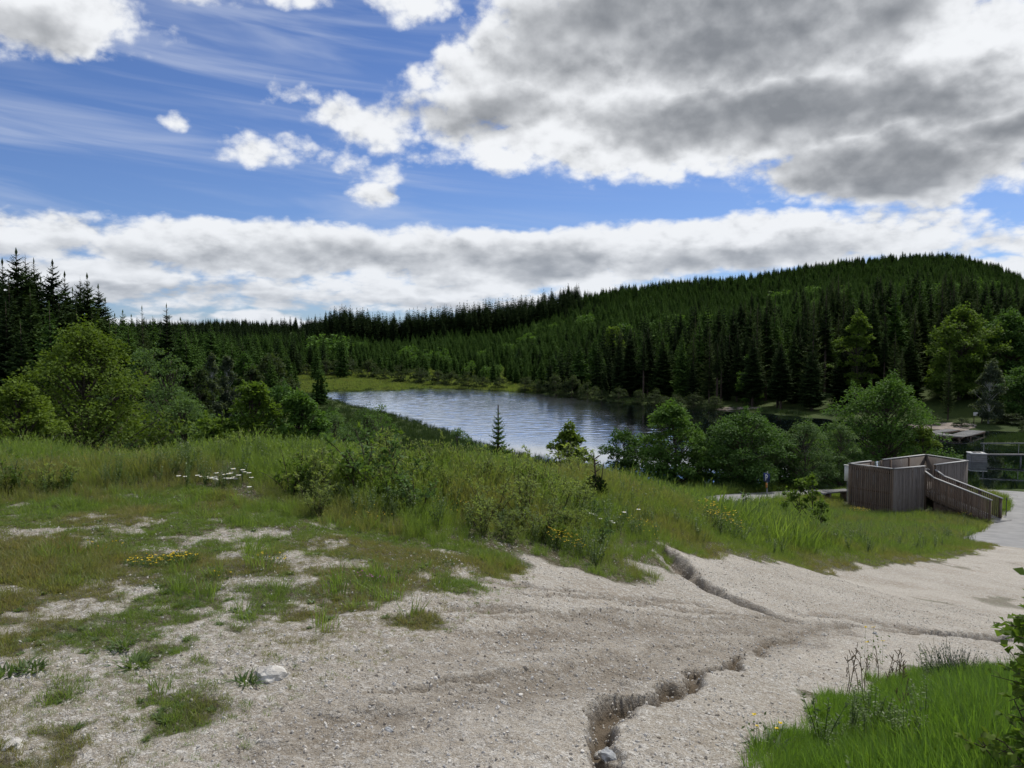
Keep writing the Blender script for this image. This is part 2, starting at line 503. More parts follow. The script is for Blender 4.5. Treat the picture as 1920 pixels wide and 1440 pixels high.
def carve(x, y):
    dz = np.zeros(np.shape(x)); damp = np.zeros(np.shape(x))
    for pl, w, d in GULLIES:
        lo, hi = pl.min(0) - 1.0, pl.max(0) + 1.0
        m = (x > lo[0]) & (x < hi[0]) & (y > lo[1]) & (y < hi[1])
        if not m.any(): continue
        xm, ym = x[m], y[m]
        jx = (fbm(xm * 5, ym * 5, 3, 3) - .5) * .16
        dist, side, idx = line_dist(pl, xm + jx, ym - jx, np.arange(len(pl)))
        W = np.interp(idx, np.arange(len(pl)), w); D = np.interp(idx, np.arange(len(pl)), d)
        q = dist / W + (fbm(xm * 6, ym * 6, 9, 3) - .5) * .55
        steep = np.where(side > 0, 1.5, 2.4)          # one wall steeper than the other
        prof = (1 - smooth(.25, steep, q)) * (.75 + .5 * fbm(xm * 7, ym * 7, 19, 2))
        rim = np.exp(-((q - 1.7) / .5) ** 2) * .10
        dz[m] = np.minimum(dz[m], -D * prof) + rim * D
        damp[m] = np.maximum(damp[m], prof * np.clip(D / .10, 0, 1) + np.where(W < .075, .38, .06) * prof * (D > .012))
    return dz, damp


def road_mask(x, y):
    d, _, i = line_dist(ROAD_C[7:], x, y, np.arange(7, len(ROAD_C)))
    return d - np.interp(i, np.arange(len(ROAD_C)), ROAD_W)


# ------------------------------------------------------------------ materials
def new_mat(name):
    m = bpy.data.materials.new(name); m.use_nodes = True
    nt = m.node_tree; nt.nodes.clear()
    out = nt.nodes.new('ShaderNodeOutputMaterial')
    return m, nt, out


def principled(nt, color, rough=.7, spec=.3, normal=None, metallic=0.0):
    b = nt.nodes.new('ShaderNodeBsdfPrincipled')
    if isinstance(color, (tuple, list)): b.inputs['Base Color'].default_value = (*color[:3], 1)
    else: nt.links.new(color, b.inputs['Base Color'])
    if isinstance(rough, S): nt.links.new(rough.s, b.inputs['Roughness'])
    else: b.inputs['Roughness'].default_value = rough
    b.inputs['Specular IOR Level'].default_value = spec
    b.inputs['Metallic'].default_value = metallic
    if normal is not None: nt.links.new(normal, b.inputs['Normal'])
    return b


def bump(nt, h, strength, dist, prev=None):
    n = nt.nodes.new('ShaderNodeBump'); n.inputs['Strength'].default_value = strength; n.inputs['Distance'].default_value = dist
    nt.links.new(h.s, n.inputs['Height'])
    if prev is not None: nt.links.new(prev, n.inputs['Normal'])
    return n.outputs[0]


def attr(nt, name, kind='GEOMETRY'):
    n = nt.nodes.new('ShaderNodeAttribute'); n.attribute_name = name; n.attribute_type = kind
    return S(n.outputs['Fac'], nt)


def objpos(nt):
    return nt.nodes.new('ShaderNodeNewGeometry').outputs['Position']


def objrand(nt):
    return S(nt.nodes.new('ShaderNodeObjectInfo').outputs['Random'], nt)


def coords(nt, kind='Object'):
    return nt.nodes.new('ShaderNodeTexCoord').outputs[kind]


def voronoi(nt, v, scale, feature='F1', rand=1.0):
    n = nt.nodes.new('ShaderNodeTexVoronoi'); n.feature = feature
    nt.links.new(v, n.inputs['Vector']); n.inputs['Scale'].default_value = scale
    n.inputs['Randomness'].default_value = rand
    return n


def mat_ground():
    m, nt, out = new_mat('ground_soil_and_gravel')
    pos = objpos(nt)
    cover, damp, far = attr(nt, 'cover'), attr(nt, 'damp'), attr(nt, 'far')
    v1 = voronoi(nt, pos, 62.0); v2 = voronoi(nt, pos, 150.0); v3 = voronoi(nt, pos, 26.0)
    def cell(v):
        sp = nt.nodes.new('ShaderNodeSeparateXYZ'); nt.links.new(v.outputs['Color'], sp.inputs[0]); return S(sp.outputs[0], nt)
    c1, c2, c3 = cell(v1), cell(v2), cell(v3)
    big = noise(nt, pos, .55, 4, .6); mid = noise(nt, pos, 3.1, 4, .6); fine = noise(nt, pos, 34, 3, .65)
    sand = mixc(nt, big.ss(.38, .66), (.342, .310, .262), (.462, .428, .376))
    sand = mixc(nt, noise(nt, vec(nt, 'MULTIPLY', pos, (.5, 1.4, 1.0)), 1.1, 5, .65).ss(.45, .72) * .55, sand, (.245, .200, .148))
    sand = mixc(nt, mid.ss(.52, .80) * .40, sand, (.255, .212, .160))
    sand = mixc(nt, fine.ss(.42, .72) * .40, sand, (.215, .180, .138))
    verge = attr(nt, 'verge')
    sand = mixc(nt, verge * noise(nt, pos, 7, 4, .65).ss(.30, .62) * .70, sand, (.165, .150, .098))
    peb = mixc(nt, c1, (.23, .205, .170), (.60, .58, .54))
    sand = mixc(nt, c3.ss(.40, .90) * .85, sand, peb)
    sand = mixc(nt, c2.ss(.66, .98) * .55, sand, (.64, .625, .59))
    sand = mixc(nt, c2.ss(.20, .02) * .60, sand, (.19, .165, .130))
    sand = mixc(nt, damp * .80, sand, (.135, .108, .078))
    soil = mixc(nt, mid, (.060, .055, .030), (.115, .100, .060))
    soil = mixc(nt, noise(nt, pos, 9, 4, .6).ss(.45, .7), soil, (.055, .085, .022))
    soil = mixc(nt, c1.ss(.75, 1.0) * .5, soil, (.38, .36, .31))
    col = mixc(nt, cover.ss(.15, .85), sand, soil)
    turf = mixc(nt, noise(nt, pos, .12, 4, .6).ss(.35, .65), (.030, .050, .012), (.060, .085, .022))
    col = mixc(nt, far, col, turf)
    hgt = (v1.outputs['Distance'], v2.outputs['Distance'])
    h1 = S(hgt[0], nt) * -1.0 + 1.0
    h2 = S(hgt[1], nt) * -1.0 + 1.0
    nrm = bump(nt, noise(nt, pos, 12, 6, .7), .8, .06)
    nrm = bump(nt, h1 * c3.ss(.2, .8).madd(.8, .2), .65, .008, nrm)
    nrm = bump(nt, h2, .6, .004, nrm)
    b = principled(nt, col, .93, .12, nrm)
    nt.links.new(b.outputs[0], out.inputs[0])
    return m


def mat_simple(name, c1, c2, scale=6.0, rough=.8, spec=.25, bumps=.3, bdist=.01, detail=5, kind='Object'):
    m, nt, out = new_mat(name)
    v = coords(nt, kind)
    n = noise(nt, v, scale, detail, .62)
    b = principled(nt, mixc(nt, n.ss(.32, .68), c1, c2), rough, spec, bump(nt, noise(nt, v, scale * 4, 4, .6), bumps, bdist))
    nt.links.new(b.outputs[0], out.inputs[0])
    return m


def mat_leaf(name, dark, light, trans=.35, rough=.7, spec=.12, hue=None, inst=False, rnd=.35, back=None):
    """foliage: colour varies leaf by leaf ('tint') and plant by plant"""
    m, nt, out = new_mat(name)
    t = attr(nt, 'tint')
    r = objrand(nt)
    fac = (t * (1 - rnd) + r * rnd)
    col = mixc(nt, fac.clamp(), dark, light)
    if hue is not None:
        col = mixc(nt, attr(nt, 'dry', 'INSTANCER') if inst else t.ss(.88, 1.0), col, hue)
    b = principled(nt, col, rough, spec)
    tr = nt.nodes.new('ShaderNodeBsdfTranslucent')
    tcol = vec(nt, 'MULTIPLY', col, (1.25, 1.30, .55))
    nt.links.new(tcol, tr.inputs['Color'])
    mx = nt.nodes.new('ShaderNodeMixShader'); mx.inputs[0].default_value = trans
    nt.links.new(b.outputs[0], mx.inputs[1]); nt.links.new(tr.outputs[0], mx.inputs[2])
    nt.links.new(mx.outputs[0], out.inputs[0])
    return m


def mat_water():
    m, nt, out = new_mat('lake_water')
    pos = objpos(nt)
    sp = nt.nodes.new('ShaderNodeSeparateXYZ'); nt.links.new(pos, sp.inputs[0])
    X, Y = S(sp.outputs[0], nt), S(sp.outputs[1], nt)
    pm = vec(nt, 'MULTIPLY', pos, (.9, .62, 1.0))
    wob = noise(nt, vec(nt, 'MULTIPLY', pos, (.022, .05, 1)), 1.0, 3, .55)
    # a breeze ruffles the open water; the near bays lie calm
    open_w = (Y + X * .55 + (wob - .5) * 46.0).ss(74.0, 92.0) * (X + (wob - .5) * 30.0).ss(30.0, 9.0)
    ripple = noise(nt, pm, 1.6, 5, .62, 2.1, .3)
    small = noise(nt, pm, .38, 3, .55)
    st = open_w.madd(.05, .008)
    n = nt.nodes.new('ShaderNodeBump'); n.inputs['Distance'].default_value = .16
    nt.links.new(st.s, n.inputs['Strength'])
    nt.links.new((ripple + small * .4).s, n.inputs['Height'])
    rough = open_w.madd(.13, .012)
    b = principled(nt, (.006, .010, .010), rough, .5, n.outputs[0])
    b.inputs['IOR'].default_value = 1.333
    gl = nt.nodes.new('ShaderNodeBsdfGlossy'); gl.inputs['Color'].default_value = (.90, .95, 1.0, 1)
    nt.links.new(rough.s, gl.inputs['Roughness']); nt.links.new(n.outputs[0], gl.inputs['Normal'])
    mx = nt.nodes.new('ShaderNodeMixShader'); nt.links.new(open_w.madd(.50, .40).s, mx.inputs[0])
    nt.links.new(b.outputs[0], mx.inputs[1]); nt.links.new(gl.outputs[0], mx.inputs[2])
    nt.links.new(mx.outputs[0], out.inputs[0])
    return m


def mat_wood(name, c1, c2, c3):
    m, nt, out = new_mat(name)
    v = coords(nt)
    r = objrand(nt)
    vv = vec(nt, 'MULTIPLY', v, (18, 18, 1.4))
    off = comb(nt, r * 13.0, r * 7.0, r * 29.0)
    vv = vec(nt, 'ADD', vv, off)
    g = noise(nt, vv, 2.2, 5, .65)
    wear = noise(nt, vec(nt, 'ADD', vec(nt, 'MULTIPLY', v, (3, 3, 1.1)), off), 1.3, 4, .6)
    col = mixc(nt, r, c1, c2)
    col = mixc(nt, g.ss(.35, .75) * .55, col, c3)
    col = mixc(nt, wear.ss(.5, .75) * .4, col, (.25, .245, .235))
    b = principled(nt, col, .85, .2, bump(nt, g, .35, .004))
    nt.links.new(b.outputs[0], out.inputs[0])
    return m


M = {}
M['ground'] = mat_ground()
M['water'] = mat_water()
M['bark'] = mat_simple('bark_grey_brown', (.055, .045, .035), (.11, .095, .078), 9, .95, .1, .7, .03)
M['bark_spruce'] = mat_simple('bark_spruce', (.050, .036, .028), (.10, .080, .066), 7, .95, .1, .7, .03)
M['bark_birch'] = mat_simple('bark_birch', (.25, .25, .235), (.62, .61, .58), 5, .8, .2, .3, .01)
M['twig'] = mat_simple('twig_bark', (.045, .035, .026), (.085, .068, .05), 20, .9, .1, .3, .003)
M['stem_dead'] = mat_simple('dry_stem', (.075, .055, .035), (.15, .115, .07), 20, .9, .1, .2, .003)
M['asphalt'] = mat_simple('asphalt_pale_worn', (.165, .165, .168), (.235, .235, .232), 1.3, .72, .4, .5, .006, 8)
M['sand'] = mat_simple('beach_sand', (.20, .17, .145), (.30, .26, .225), 2, .95, .1, .4, .02)
M['stone'] = mat_simple('limestone_white', (.36, .34, .31), (.58, .565, .53), 14, .9, .2, .8, .01)
M['stone_grey'] = mat_simple('pebble_grey', (.24, .25, .26), (.42, .43, .44), 18, .85, .25, .5, .005)
M['gravel'] = None
M['concrete'] = mat_simple('concrete_pale', (.20, .197, .19), (.30, .295, .285), 2.4, .88, .25, .35, .01)
M['metal'] = mat_simple('galvanised_metal', (.16, .165, .17), (.24, .245, .25), 8, .42, .5, .1, .002)
M['dark_metal'] = mat_simple('dark_metal', (.03, .03, .032), (.06, .06, .062), 8, .5, .5, .1, .002)
M['white'] = mat_simple('white_board', (.62, .62, .60), (.74, .74, .72), 6, .6, .4, .05, .001)
M['blue'] = mat_simple('sign_blue', (.008, .022, .11), (.010, .028, .14), 6, .45, .5, .02, .001)
M['orange'] = mat_simple('sticker_orange', (.42, .17, .03), (.50, .21, .04), 6, .6, .4, .02, .001)
M['wood'] = mat_wood('weathered_larch_brown', (.085, .058, .042), (.160, .116, .086), (.185, .150, .122))
M['wood_grey'] = mat_wood('weathered_larch_grey', (.105, .088, .076), (.195, .168, .146), (.230, .208, .190))
M['wood_cap'] = mat_wood('bleached_cap_rail', (.36, .36, .36), (.46, .46, .455), (.40, .40, .39))
M['deck'] = mat_wood('dock_boards', (.13, .13, .13), (.20, .20, .20), (.17, .17, .17))
M['glass'] = None
M['leaf_maple'] = mat_leaf('leaf_maple', (.046, .105, .022), (.128, .228, .050))
M['leaf_lime'] = mat_leaf('leaf_yellow_green', (.066, .112, .018), (.158, .225, .042))
M['leaf_dark'] = mat_leaf('leaf_dark_green', (.033, .080, .020), (.092, .172, .044))
M['leaf_grey'] = mat_leaf('leaf_grey_green', (.050, .100, .034), (.130, .208, .074))
M['leaf_willow'] = mat_leaf('leaf_willow', (.125, .175, .055), (.275, .335, .130), .5)
M['leaf_far'] = mat_leaf('leaf_far_bush', (.028, .048, .019), (.070, .098, .042))
M['leaf_birch'] = mat_leaf('leaf_birch', (.060, .110, .018), (.145, .220, .045), .45)
M['leaf_silver'] = mat_leaf('leaf_silver_birch', (.050, .075, .046), (.105, .135, .085))
M['needle'] = mat_leaf('needles_spruce_dark', (.015, .030, .011), (.044, .073, .023), .12, .85, .05)
M['needle_mid'] = mat_leaf('needles_spruce_mid', (.021, .042, .013), (.058, .096, .026), .15, .85, .05)
M['needle_young'] = mat_leaf('needles_spruce_young', (.036, .078, .018), (.092, .162, .038), .2, .85, .05)
M['needle_larch'] = mat_leaf('needles_larch', (.032, .052, .018), (.075, .105, .038), .2, .85, .05)
M['grass'] = mat_leaf('grass_blades', (.098, .158, .034), (.215, .305, .078), .48, .5, .3, (.24, .205, .105), True, .55)
M['grass_lush'] = mat_leaf('grass_lush', (.078, .150, .026), (.185, .310, .058), .48, .5, .3, (.17, .17, .06), True, .55)
M['herb'] = mat_leaf('herb_leaves', (.055, .100, .026), (.140, .200, .068), .35, .5, .3)
M['herb_blue'] = mat_leaf('mugwort_leaves', (.070, .115, .034), (.155, .215, .078), .25, .6, .25)
M['broom'] = mat_leaf('broom_twigs', (.018, .040, .018), (.045, .080, .036), .15, .5, .3)
M['reed'] = mat_leaf('reeds', (.026, .050, .016), (.062, .098, .032), .25, .6, .2)
M['petal_yellow'] = mat_simple('petal_yellow', (.62, .44, .012), (.78, .58, .02), 40, .6, .3, .1, .001)
M['petal_white'] = mat_simple('petal_white', (.66, .66, .63), (.80, .80, .78), 40, .6, .3, .1, .001)
M['petal_pink'] = mat_simple('petal_pink', (.34, .10, .26), (.46, .16, .36), 40, .6, .3, .1, .001)


def mat_pebbles():
    m, nt, out = new_mat('loose_stones')
    r = objrand(nt)
    col = mixc(nt, r.ss(.0, .7), (.30, .265, .22), (.64, .62, .58))
    col = mixc(nt, noise(nt, coords(nt), 6, 3, .6).ss(.4, .7) * .4, col, (.30, .26, .21))
    b = principled(nt, col, .9, .2)
    nt.links.new(b.outputs[0], out.inputs[0])
    return m


M['gravel'] = mat_pebbles()


def mat_glass():
    m, nt, out = new_mat('window_glass')
    b = principled(nt, (.30, .36, .34), .04, .5)
    b.inputs['Transmission Weight'].default_value = .75
    b.inputs['IOR'].default_value = 1.2
    nt.links.new(b.outputs[0], out.inputs[0])
    return m


M['glass'] = mat_glass()

# ------------------------------------------------------------------ mesh builders
class MB:
    """collects quads and triangles; build() links them as one mesh object"""
    def __init__(self):
        self.V, self.Q, self.T, self.tint, self.n = [], [], [], [], 0

    def add(self, V, Q=None, T=None, tint=.5):
        V = np.asarray(V, float).reshape(-1, 3)
        if Q is not None and len(Q): self.Q.append(np.asarray(Q, int) + self.n)
        if T is not None and len(T): self.T.append(np.asarray(T, int) + self.n)
        self.V.append(V); self.tint.append(np.broadcast_to(np.asarray(tint, float), (len(V),)))
        self.n += len(V)
        return self

    def box(self, lo, hi):
        (a, b, c), (d, e, f) = lo, hi
        V = [(a, b, c), (d, b, c), (d, e, c), (a, e, c), (a, b, f), (d, b, f), (d, e, f), (a, e, f)]
        return self.add(V, [(0, 3, 2, 1), (4, 5, 6, 7), (0, 1, 5, 4), (1, 2, 6, 5), (2, 3, 7, 6), (3, 0, 4, 7)])

    def beam(self, p, q, w, h, up=(0, 0, 1)):
        """a squared timber from p to q, w wide, h deep (along up)"""
        p, q, up = np.array(p, float), np.array(q, float), np.array(up, float)
        d = q - p; d /= np.linalg.norm(d)
        s = np.cross(d, up); s /= np.linalg.norm(s)
        t = np.cross(s, d)
        V = [e + s * a * w / 2 + t * b * h / 2 for e in (p, q) for a, b in ((-1, -1), (1, -1), (1, 1), (-1, 1))]
        return self.add(V, [(0, 3, 2, 1), (4, 5, 6, 7), (0, 1, 5, 4), (1, 2, 6, 5), (2, 3, 7, 6), (3, 0, 4, 7)])

    def tube(self, P, rad, sides=6, tint=.5):
        P = np.asarray(P, float); k = len(P); rad = np.broadcast_to(rad, (k,))
        d = np.gradient(P, axis=0); d /= np.linalg.norm(d, axis=1)[:, None] + 1e-9
        ref = np.array([1.0, 0, 0]) if abs(d[:, 0]).mean() < .8 else np.array([0, 1.0, 0])
        s = np.cross(d, ref); s /= np.linalg.norm(s, axis=1)[:, None] + 1e-9
        t = np.cross(d, s)
        a = np.linspace(0, 2 * np.pi, sides, endpoint=False)
        V = P[:, None] + rad[:, None, None] * (s[:, None] * np.cos(a)[None, :, None] + t[:, None] * np.sin(a)[None, :, None])
        i, j = np.meshgrid(np.arange(k - 1), np.arange(sides), indexing='ij')
        j2 = (j + 1) % sides
        Q = np.stack([i * sides + j, i * sides + j2, (i + 1) * sides + j2, (i + 1) * sides + j], -1).reshape(-1, 4)
        V = np.vstack([V.reshape(-1, 3), P[-1:] + d[-1:] * rad[-1] * .5])
        top = (k - 1) * sides
        T = [(top + q, top + (q + 1) % sides, k * sides) for q in range(sides)]
        return self.add(V, Q, T, tint)

    def leaves(self, P, D, N, L, W, tint=.5, mid=.45, fold=.12):
        """diamond leaves: base P, direction D, normal N"""
        P, D, N = (np.asarray(a, float).reshape(-1, 3) for a in (P, D, N)); n = len(P)
        D = D / (np.linalg.norm(D, axis=1)[:, None] + 1e-9)
        Sd = np.cross(D, N); Sd /= np.linalg.norm(Sd, axis=1)[:, None] + 1e-9
        Up = np.cross(Sd, D)
        L = np.broadcast_to(L, (n,))[:, None]; W = np.broadcast_to(W, (n,))[:, None]
        m = P + D * L * mid - Up * W * fold * 0
        V = np.stack([P - Up * W * fold, m + Sd * W / 2 + Up * W * fold, P + D * L - Up * W * fold, m - Sd * W / 2 + Up * W * fold], 1)
        Q = np.arange(4 * n).reshape(n, 4)
        return self.add(V.reshape(-1, 3), Q, None, np.repeat(np.broadcast_to(tint, (n,)), 4))

    def mesh(self, name, mat, smooth_=False, tint=True):
        V = np.vstack(self.V)
        Q = np.vstack(self.Q) if self.Q else np.zeros((0, 4), int)
        T = np.vstack(self.T) if self.T else np.zeros((0, 3), int)
        me = bpy.data.meshes.new(name)
        me.vertices.add(len(V)); me.vertices.foreach_set('co', V.astype(np.float32).ravel())
        loops = np.concatenate([Q.ravel(), T.ravel()]).astype(np.int32)
        me.loops.add(len(loops)); me.loops.foreach_set('vertex_index', loops)
        starts = np.concatenate([np.arange(len(Q)) * 4, len(Q) * 4 + np.arange(len(T)) * 3]).astype(np.int32)
        me.polygons.add(len(starts)); me.polygons.foreach_set('loop_start', starts)
        if smooth_: me.polygons.foreach_set('use_smooth', np.ones(len(starts), bool))
        if tint:
            a = me.attributes.new('tint', 'FLOAT', 'POINT')
            a.data.foreach_set('value', np.concatenate(self.tint).astype(np.float32))
        me.materials.append(mat)
        me.update(calc_edges=True)
        return me

    def build(self, name, mat, parent=None, smooth_=False, loc=None):
        return obj(name, self.mesh(name, mat, smooth_), parent, loc)


def obj(name, me, parent=None, loc=None, rz=None):
    o = bpy.data.objects.new(name, me)
    COL.objects.link(o)
    if parent is not None: o.parent = parent
    if loc is not None: o.location = loc
    if rz is not None: o.rotation_euler = (0, 0, rz)
    return o


def tag(o, label=None, cat=None, group=None, kind=None):
    if label: o['label'] = label
    if cat: o['category'] = cat
    if group: o['group'] = group
    if kind: o['kind'] = kind
    return o


def empty(name, loc, rz=0.0, label=None, cat=None, group=None):
    o = bpy.data.objects.new(name, None); COL.objects.link(o)
    o.empty_display_size = .2
    o.location = loc; o.rotation_euler = (0, 0, rz)
    return tag(o, label, cat, group)


def thing_of(name, parts, loc, rz, scale, label, cat, group=None):
    """an Empty with one child for each (part name, mesh); alike things share the meshes"""
    e = empty(name, loc, rz, label, cat, group)
    e.scale = (scale,) * 3 if np.isscalar(scale) else scale
    for pn, me in parts:
        obj(pn, me, e)
    return e


_scatter_n = [0]
def scatter(name, P, rot, scl, pick, sources, label, cat, extra=None):
    """uncountable cover: alike small meshes instanced on points (one object)"""
    _scatter_n[0] += 1
    c = bpy.data.collections.new('cover_source_%d' % _scatter_n[0])
    for i, me in enumerate(sources):
        c.objects.link(bpy.data.objects.new('cover_%03d_%02d' % (_scatter_n[0], i), me))
    me = bpy.data.meshes.new(name)
    P = np.asarray(P, np.float32); n = len(P)
    me.vertices.add(n); me.vertices.foreach_set('co', P.ravel())
    def put(nm, tp, key, arr):
        a = me.attributes.new(nm, tp, 'POINT'); a.data.foreach_set(key, np.ascontiguousarray(arr).ravel())
    put('rot', 'FLOAT_VECTOR', 'vector', np.asarray(rot, np.float32))
    scl = np.asarray(scl, np.float32)
    if scl.ndim == 1: scl = np.repeat(scl[:, None], 3, 1)
    put('scl', 'FLOAT_VECTOR', 'vector', scl)
    put('pick', 'INT', 'value', np.asarray(pick, np.int32))
    put('dry', 'FLOAT', 'value', np.asarray(extra if extra is not None else np.zeros(n), np.float32))
    o = obj(name, me)
    ng = bpy.data.node_groups.new(name + '_cover', 'GeometryNodeTree')
    ng.interface.new_socket('Geometry', in_out='INPUT', socket_type='NodeSocketGeometry')
    ng.interface.new_socket('Geometry', in_out='OUTPUT', socket_type='NodeSocketGeometry')
    N, L = ng.nodes, ng.links
    gi, go = N.new('NodeGroupInput'), N.new('NodeGroupOutput')
    ci = N.new('GeometryNodeCollectionInfo'); ci.inputs['Collection'].default_value = c
    ci.inputs['Separate Children'].default_value = True; ci.inputs['Reset Children'].default_value = True
    ip = N.new('GeometryNodeInstanceOnPoints'); ip.inputs['Pick Instance'].default_value = True
    def na(nm, tp):
        k = N.new('GeometryNodeInputNamedAttribute'); k.data_type = tp; k.inputs['Name'].default_value = nm
        return k.outputs['Attribute']
    L.new(gi.outputs[0], ip.inputs['Points']); L.new(ci.outputs[0], ip.inputs['Instance'])
    L.new(na('pick', 'INT'), ip.inputs['Instance Index'])
    er = N.new('FunctionNodeEulerToRotation'); L.new(na('rot', 'FLOAT_VECTOR'), er.inputs[0])
    L.new(er.outputs[0], ip.inputs['Rotation']); L.new(na('scl', 'FLOAT_VECTOR'), ip.inputs['Scale'])
    L.new(ip.outputs[0], go.inputs[0])
    mod = o.modifiers.new('cover', 'NODES'); mod.node_group = ng
    return tag(o, label, cat, None, 'stuff')


# ------------------------------------------------------------------ ground sheet
def polar_grid():
    az = np.concatenate([np.linspace(-180, -46, 46, endpoint=False), np.linspace(-46, -37, 24, endpoint=False), np.linspace(-37, 37, 420, endpoint=False),
                         np.linspace(37, 46, 24, endpoint=False), np.linspace(46, 180, 46, endpoint=False)])
    r = [.35]
    while r[-1] < 9000:
        q = r[-1]
        r.append(q * (1.10 if q < 2 else 1.0058 if q < 11 else 1.014 if q < 60 else 1.022 if q < 700 else 1.10))
    return np.radians(az), np.array(r)


az_, r_ = polar_grid()
AZ, RR = np.meshgrid(az_, r_)
gx, gy = (RR * np.sin(AZ)).ravel(), (RR * np.cos(AZ)).ravel()
gz = ground_h(gx, gy)
g_dt, g_cover = masks(gx, gy)
nearm = np.hypot(gx, gy) < 22
g_verge = np.zeros_like(gx); g_verge[nearm] = smooth(.25, -.6, poly_sdf(PATCHY, gx[nearm], gy[nearm]) + (fbm(gx[nearm] * 2, gy[nearm] * 2, 8, 3) - .5) * 1.2)
cz, cd = np.zeros_like(gx), np.zeros_like(gx)
cz[nearm], cd[nearm] = carve(gx[nearm], gy[nearm])


def micro(x, y, cover):
    r = np.hypot(x, y)
    k = smooth(60, 20, r)
    lump = (fbm(x * 1.3, y * 1.3, 51, 3) - .5) * .10 * k + (fbm(x * .55, y * .55, 57, 2) - .5) * .55 * smooth(8.5, 10.5, y) * k * (x < 3)
    tr = (fbm(x * 6, y * 6, 61, 3) - .5) * .030 * smooth(25, 8, r)
    fine = (fbm(x * 26, y * 26, 71, 2) - .5) * .014 * smooth(12, 6, r)
    return lump * (.4 + .6 * cover) + tr + fine


g_road = np.full_like(gx, 9.0)
rm = (np.hypot(gx, gy) < 70) & (gy > 15)
g_road[rm] = road_mask(gx[rm], gy[rm])
gz = gz + cz + micro(gx, gy, g_cover) - .07 * smooth(.15, -.15, g_road)
g_cover = np.where(g_road < .1, 0, g_cover)
nr, na_ = len(r_), len(az_)
i, j = np.meshgrid(np.arange(nr - 1), np.arange(na_), indexing='ij')
j2 = (j + 1) % na_
GQ = np.stack([i * na_ + j, i * na_ + j2, (i + 1) * na_ + j2, (i + 1) * na_ + j], -1).reshape(-1, 4)[:, ::-1]
mb = MB(); mb.add(np.c_[gx, gy, gz], GQ)
mb.add([(0, 0, float(ground_h(np.array([0.]), np.array([0.]))[0]))], None, [(nr * na_, 0, 0)][:0])
gm = mb.mesh('ground', M['ground'], True, tint=False)
for nm, arr in (('cover', g_cover), ('damp', cd), ('far', smooth(40, 60, np.hypot(gx, gy))), ('verge', g_verge)):
    a = gm.attributes.new(nm, 'FLOAT', 'POINT'); a.data.foreach_set('value', np.r_[arr, [0.0]].astype(np.float32))
tag(obj('ground', gm), kind='structure')


def gz_at(x, y):
    """finished ground height (with channels and lumps)"""
    x, y = np.atleast_1d(np.asarray(x, float)), np.atleast_1d(np.asarray(y, float))
    c = masks(x, y)[1]
    return ground_h(x, y) + carve(x, y)[0] + micro(x, y, c)


def g1(x, y):
    return float(gz_at(x, y)[0])


# lake
lx = np.concatenate([np.arange(-62, -46, 2.), np.arange(-46, 50, .30), np.arange(50, 75, 2.)]); ly = np.concatenate([np.arange(48, 70, 2.), np.arange(70, 188, .21), [188., 192.]])
LX, LY = np.meshgrid(lx, ly); wx, wy = LX.ravel(), LY.ravel()
wob_ = fbm(wx * .022 + 3, wy * .05, 501, 3)
open_ = smooth(74, 92, wy + wx * .55 + (wob_ - .5) * 46) * smooth(30, 9, wx + (wob_ - .5) * 30)
gust = .55 + .9 * fbm(wx * .05, wy * .03, 511, 2)
wave = (vnoise(wx * .9, wy * 1.35, 521) - .5) * .042 + (vnoise(wx * 1.35 + 4, wy * 2.1, 531) - .5) * .030
lk = MB()
ni, nj = len(ly), len(lx)
i, j = np.meshgrid(np.arange(ni - 1), np.arange(nj - 1), indexing='ij')
lk.add(np.c_[wx, wy, LAKE + .72 * wave * open_ * gust], np.stack([i * nj + j, i * nj + j + 1, (i + 1) * nj + j + 1, (i + 1) * nj + j], -1).reshape(-1, 4))
tag(lk.build('lake', M['water'], smooth_=True), kind='structure')

# road: a sheet laid over the flattened ground
rp = ROAD_C
dv = np.gradient(rp, axis=0); dv /= np.linalg.norm(dv, axis=1)[:, None]
nv_ = np.c_[-dv[:, 1], dv[:, 0]]
rows = []
for s in np.linspace(-1, 1, 7):
    q = rp + nv_ * (ROAD_W * s + (fbm(rp[:, 0] * 1.7, rp[:, 1] * 1.7, 5, 2) - .5) * .35 * (abs(s) == 1))[:, None]
    rows.append(np.c_[q, ground_h(q[:, 0], q[:, 1]) + .02 - .03 * s * s - .16 * smooth(9, 3, np.arange(len(rp)) + (fbm(q[:, 0] * .8, q[:, 1] * .8, 7, 2) - .5) * 5)])
rows = np.array(rows); k, n = rows.shape[:2]
i, j = np.meshgrid(np.arange(k - 1), np.arange(n - 1), indexing='ij')
rd = MB(); rd.add(rows.reshape(-1, 3), np.stack([i * n + j, i * n + j + 1, (i + 1) * n + j + 1, (i + 1) * n + j], -1).reshape(-1, 4)[:, ::-1])
tag(rd.build('road', M['asphalt'], smooth_=True), kind='structure')
print('terrain', round(time.time() - T_START, 1))

# ------------------------------------------------------------------ plant generators (each returns part meshes)
def unit(v):
    return v / (np.linalg.norm(v, axis=-1, keepdims=True) + 1e-9)


def rand_dir(g, n):
    return unit(g.normal(size=(n, 3)))


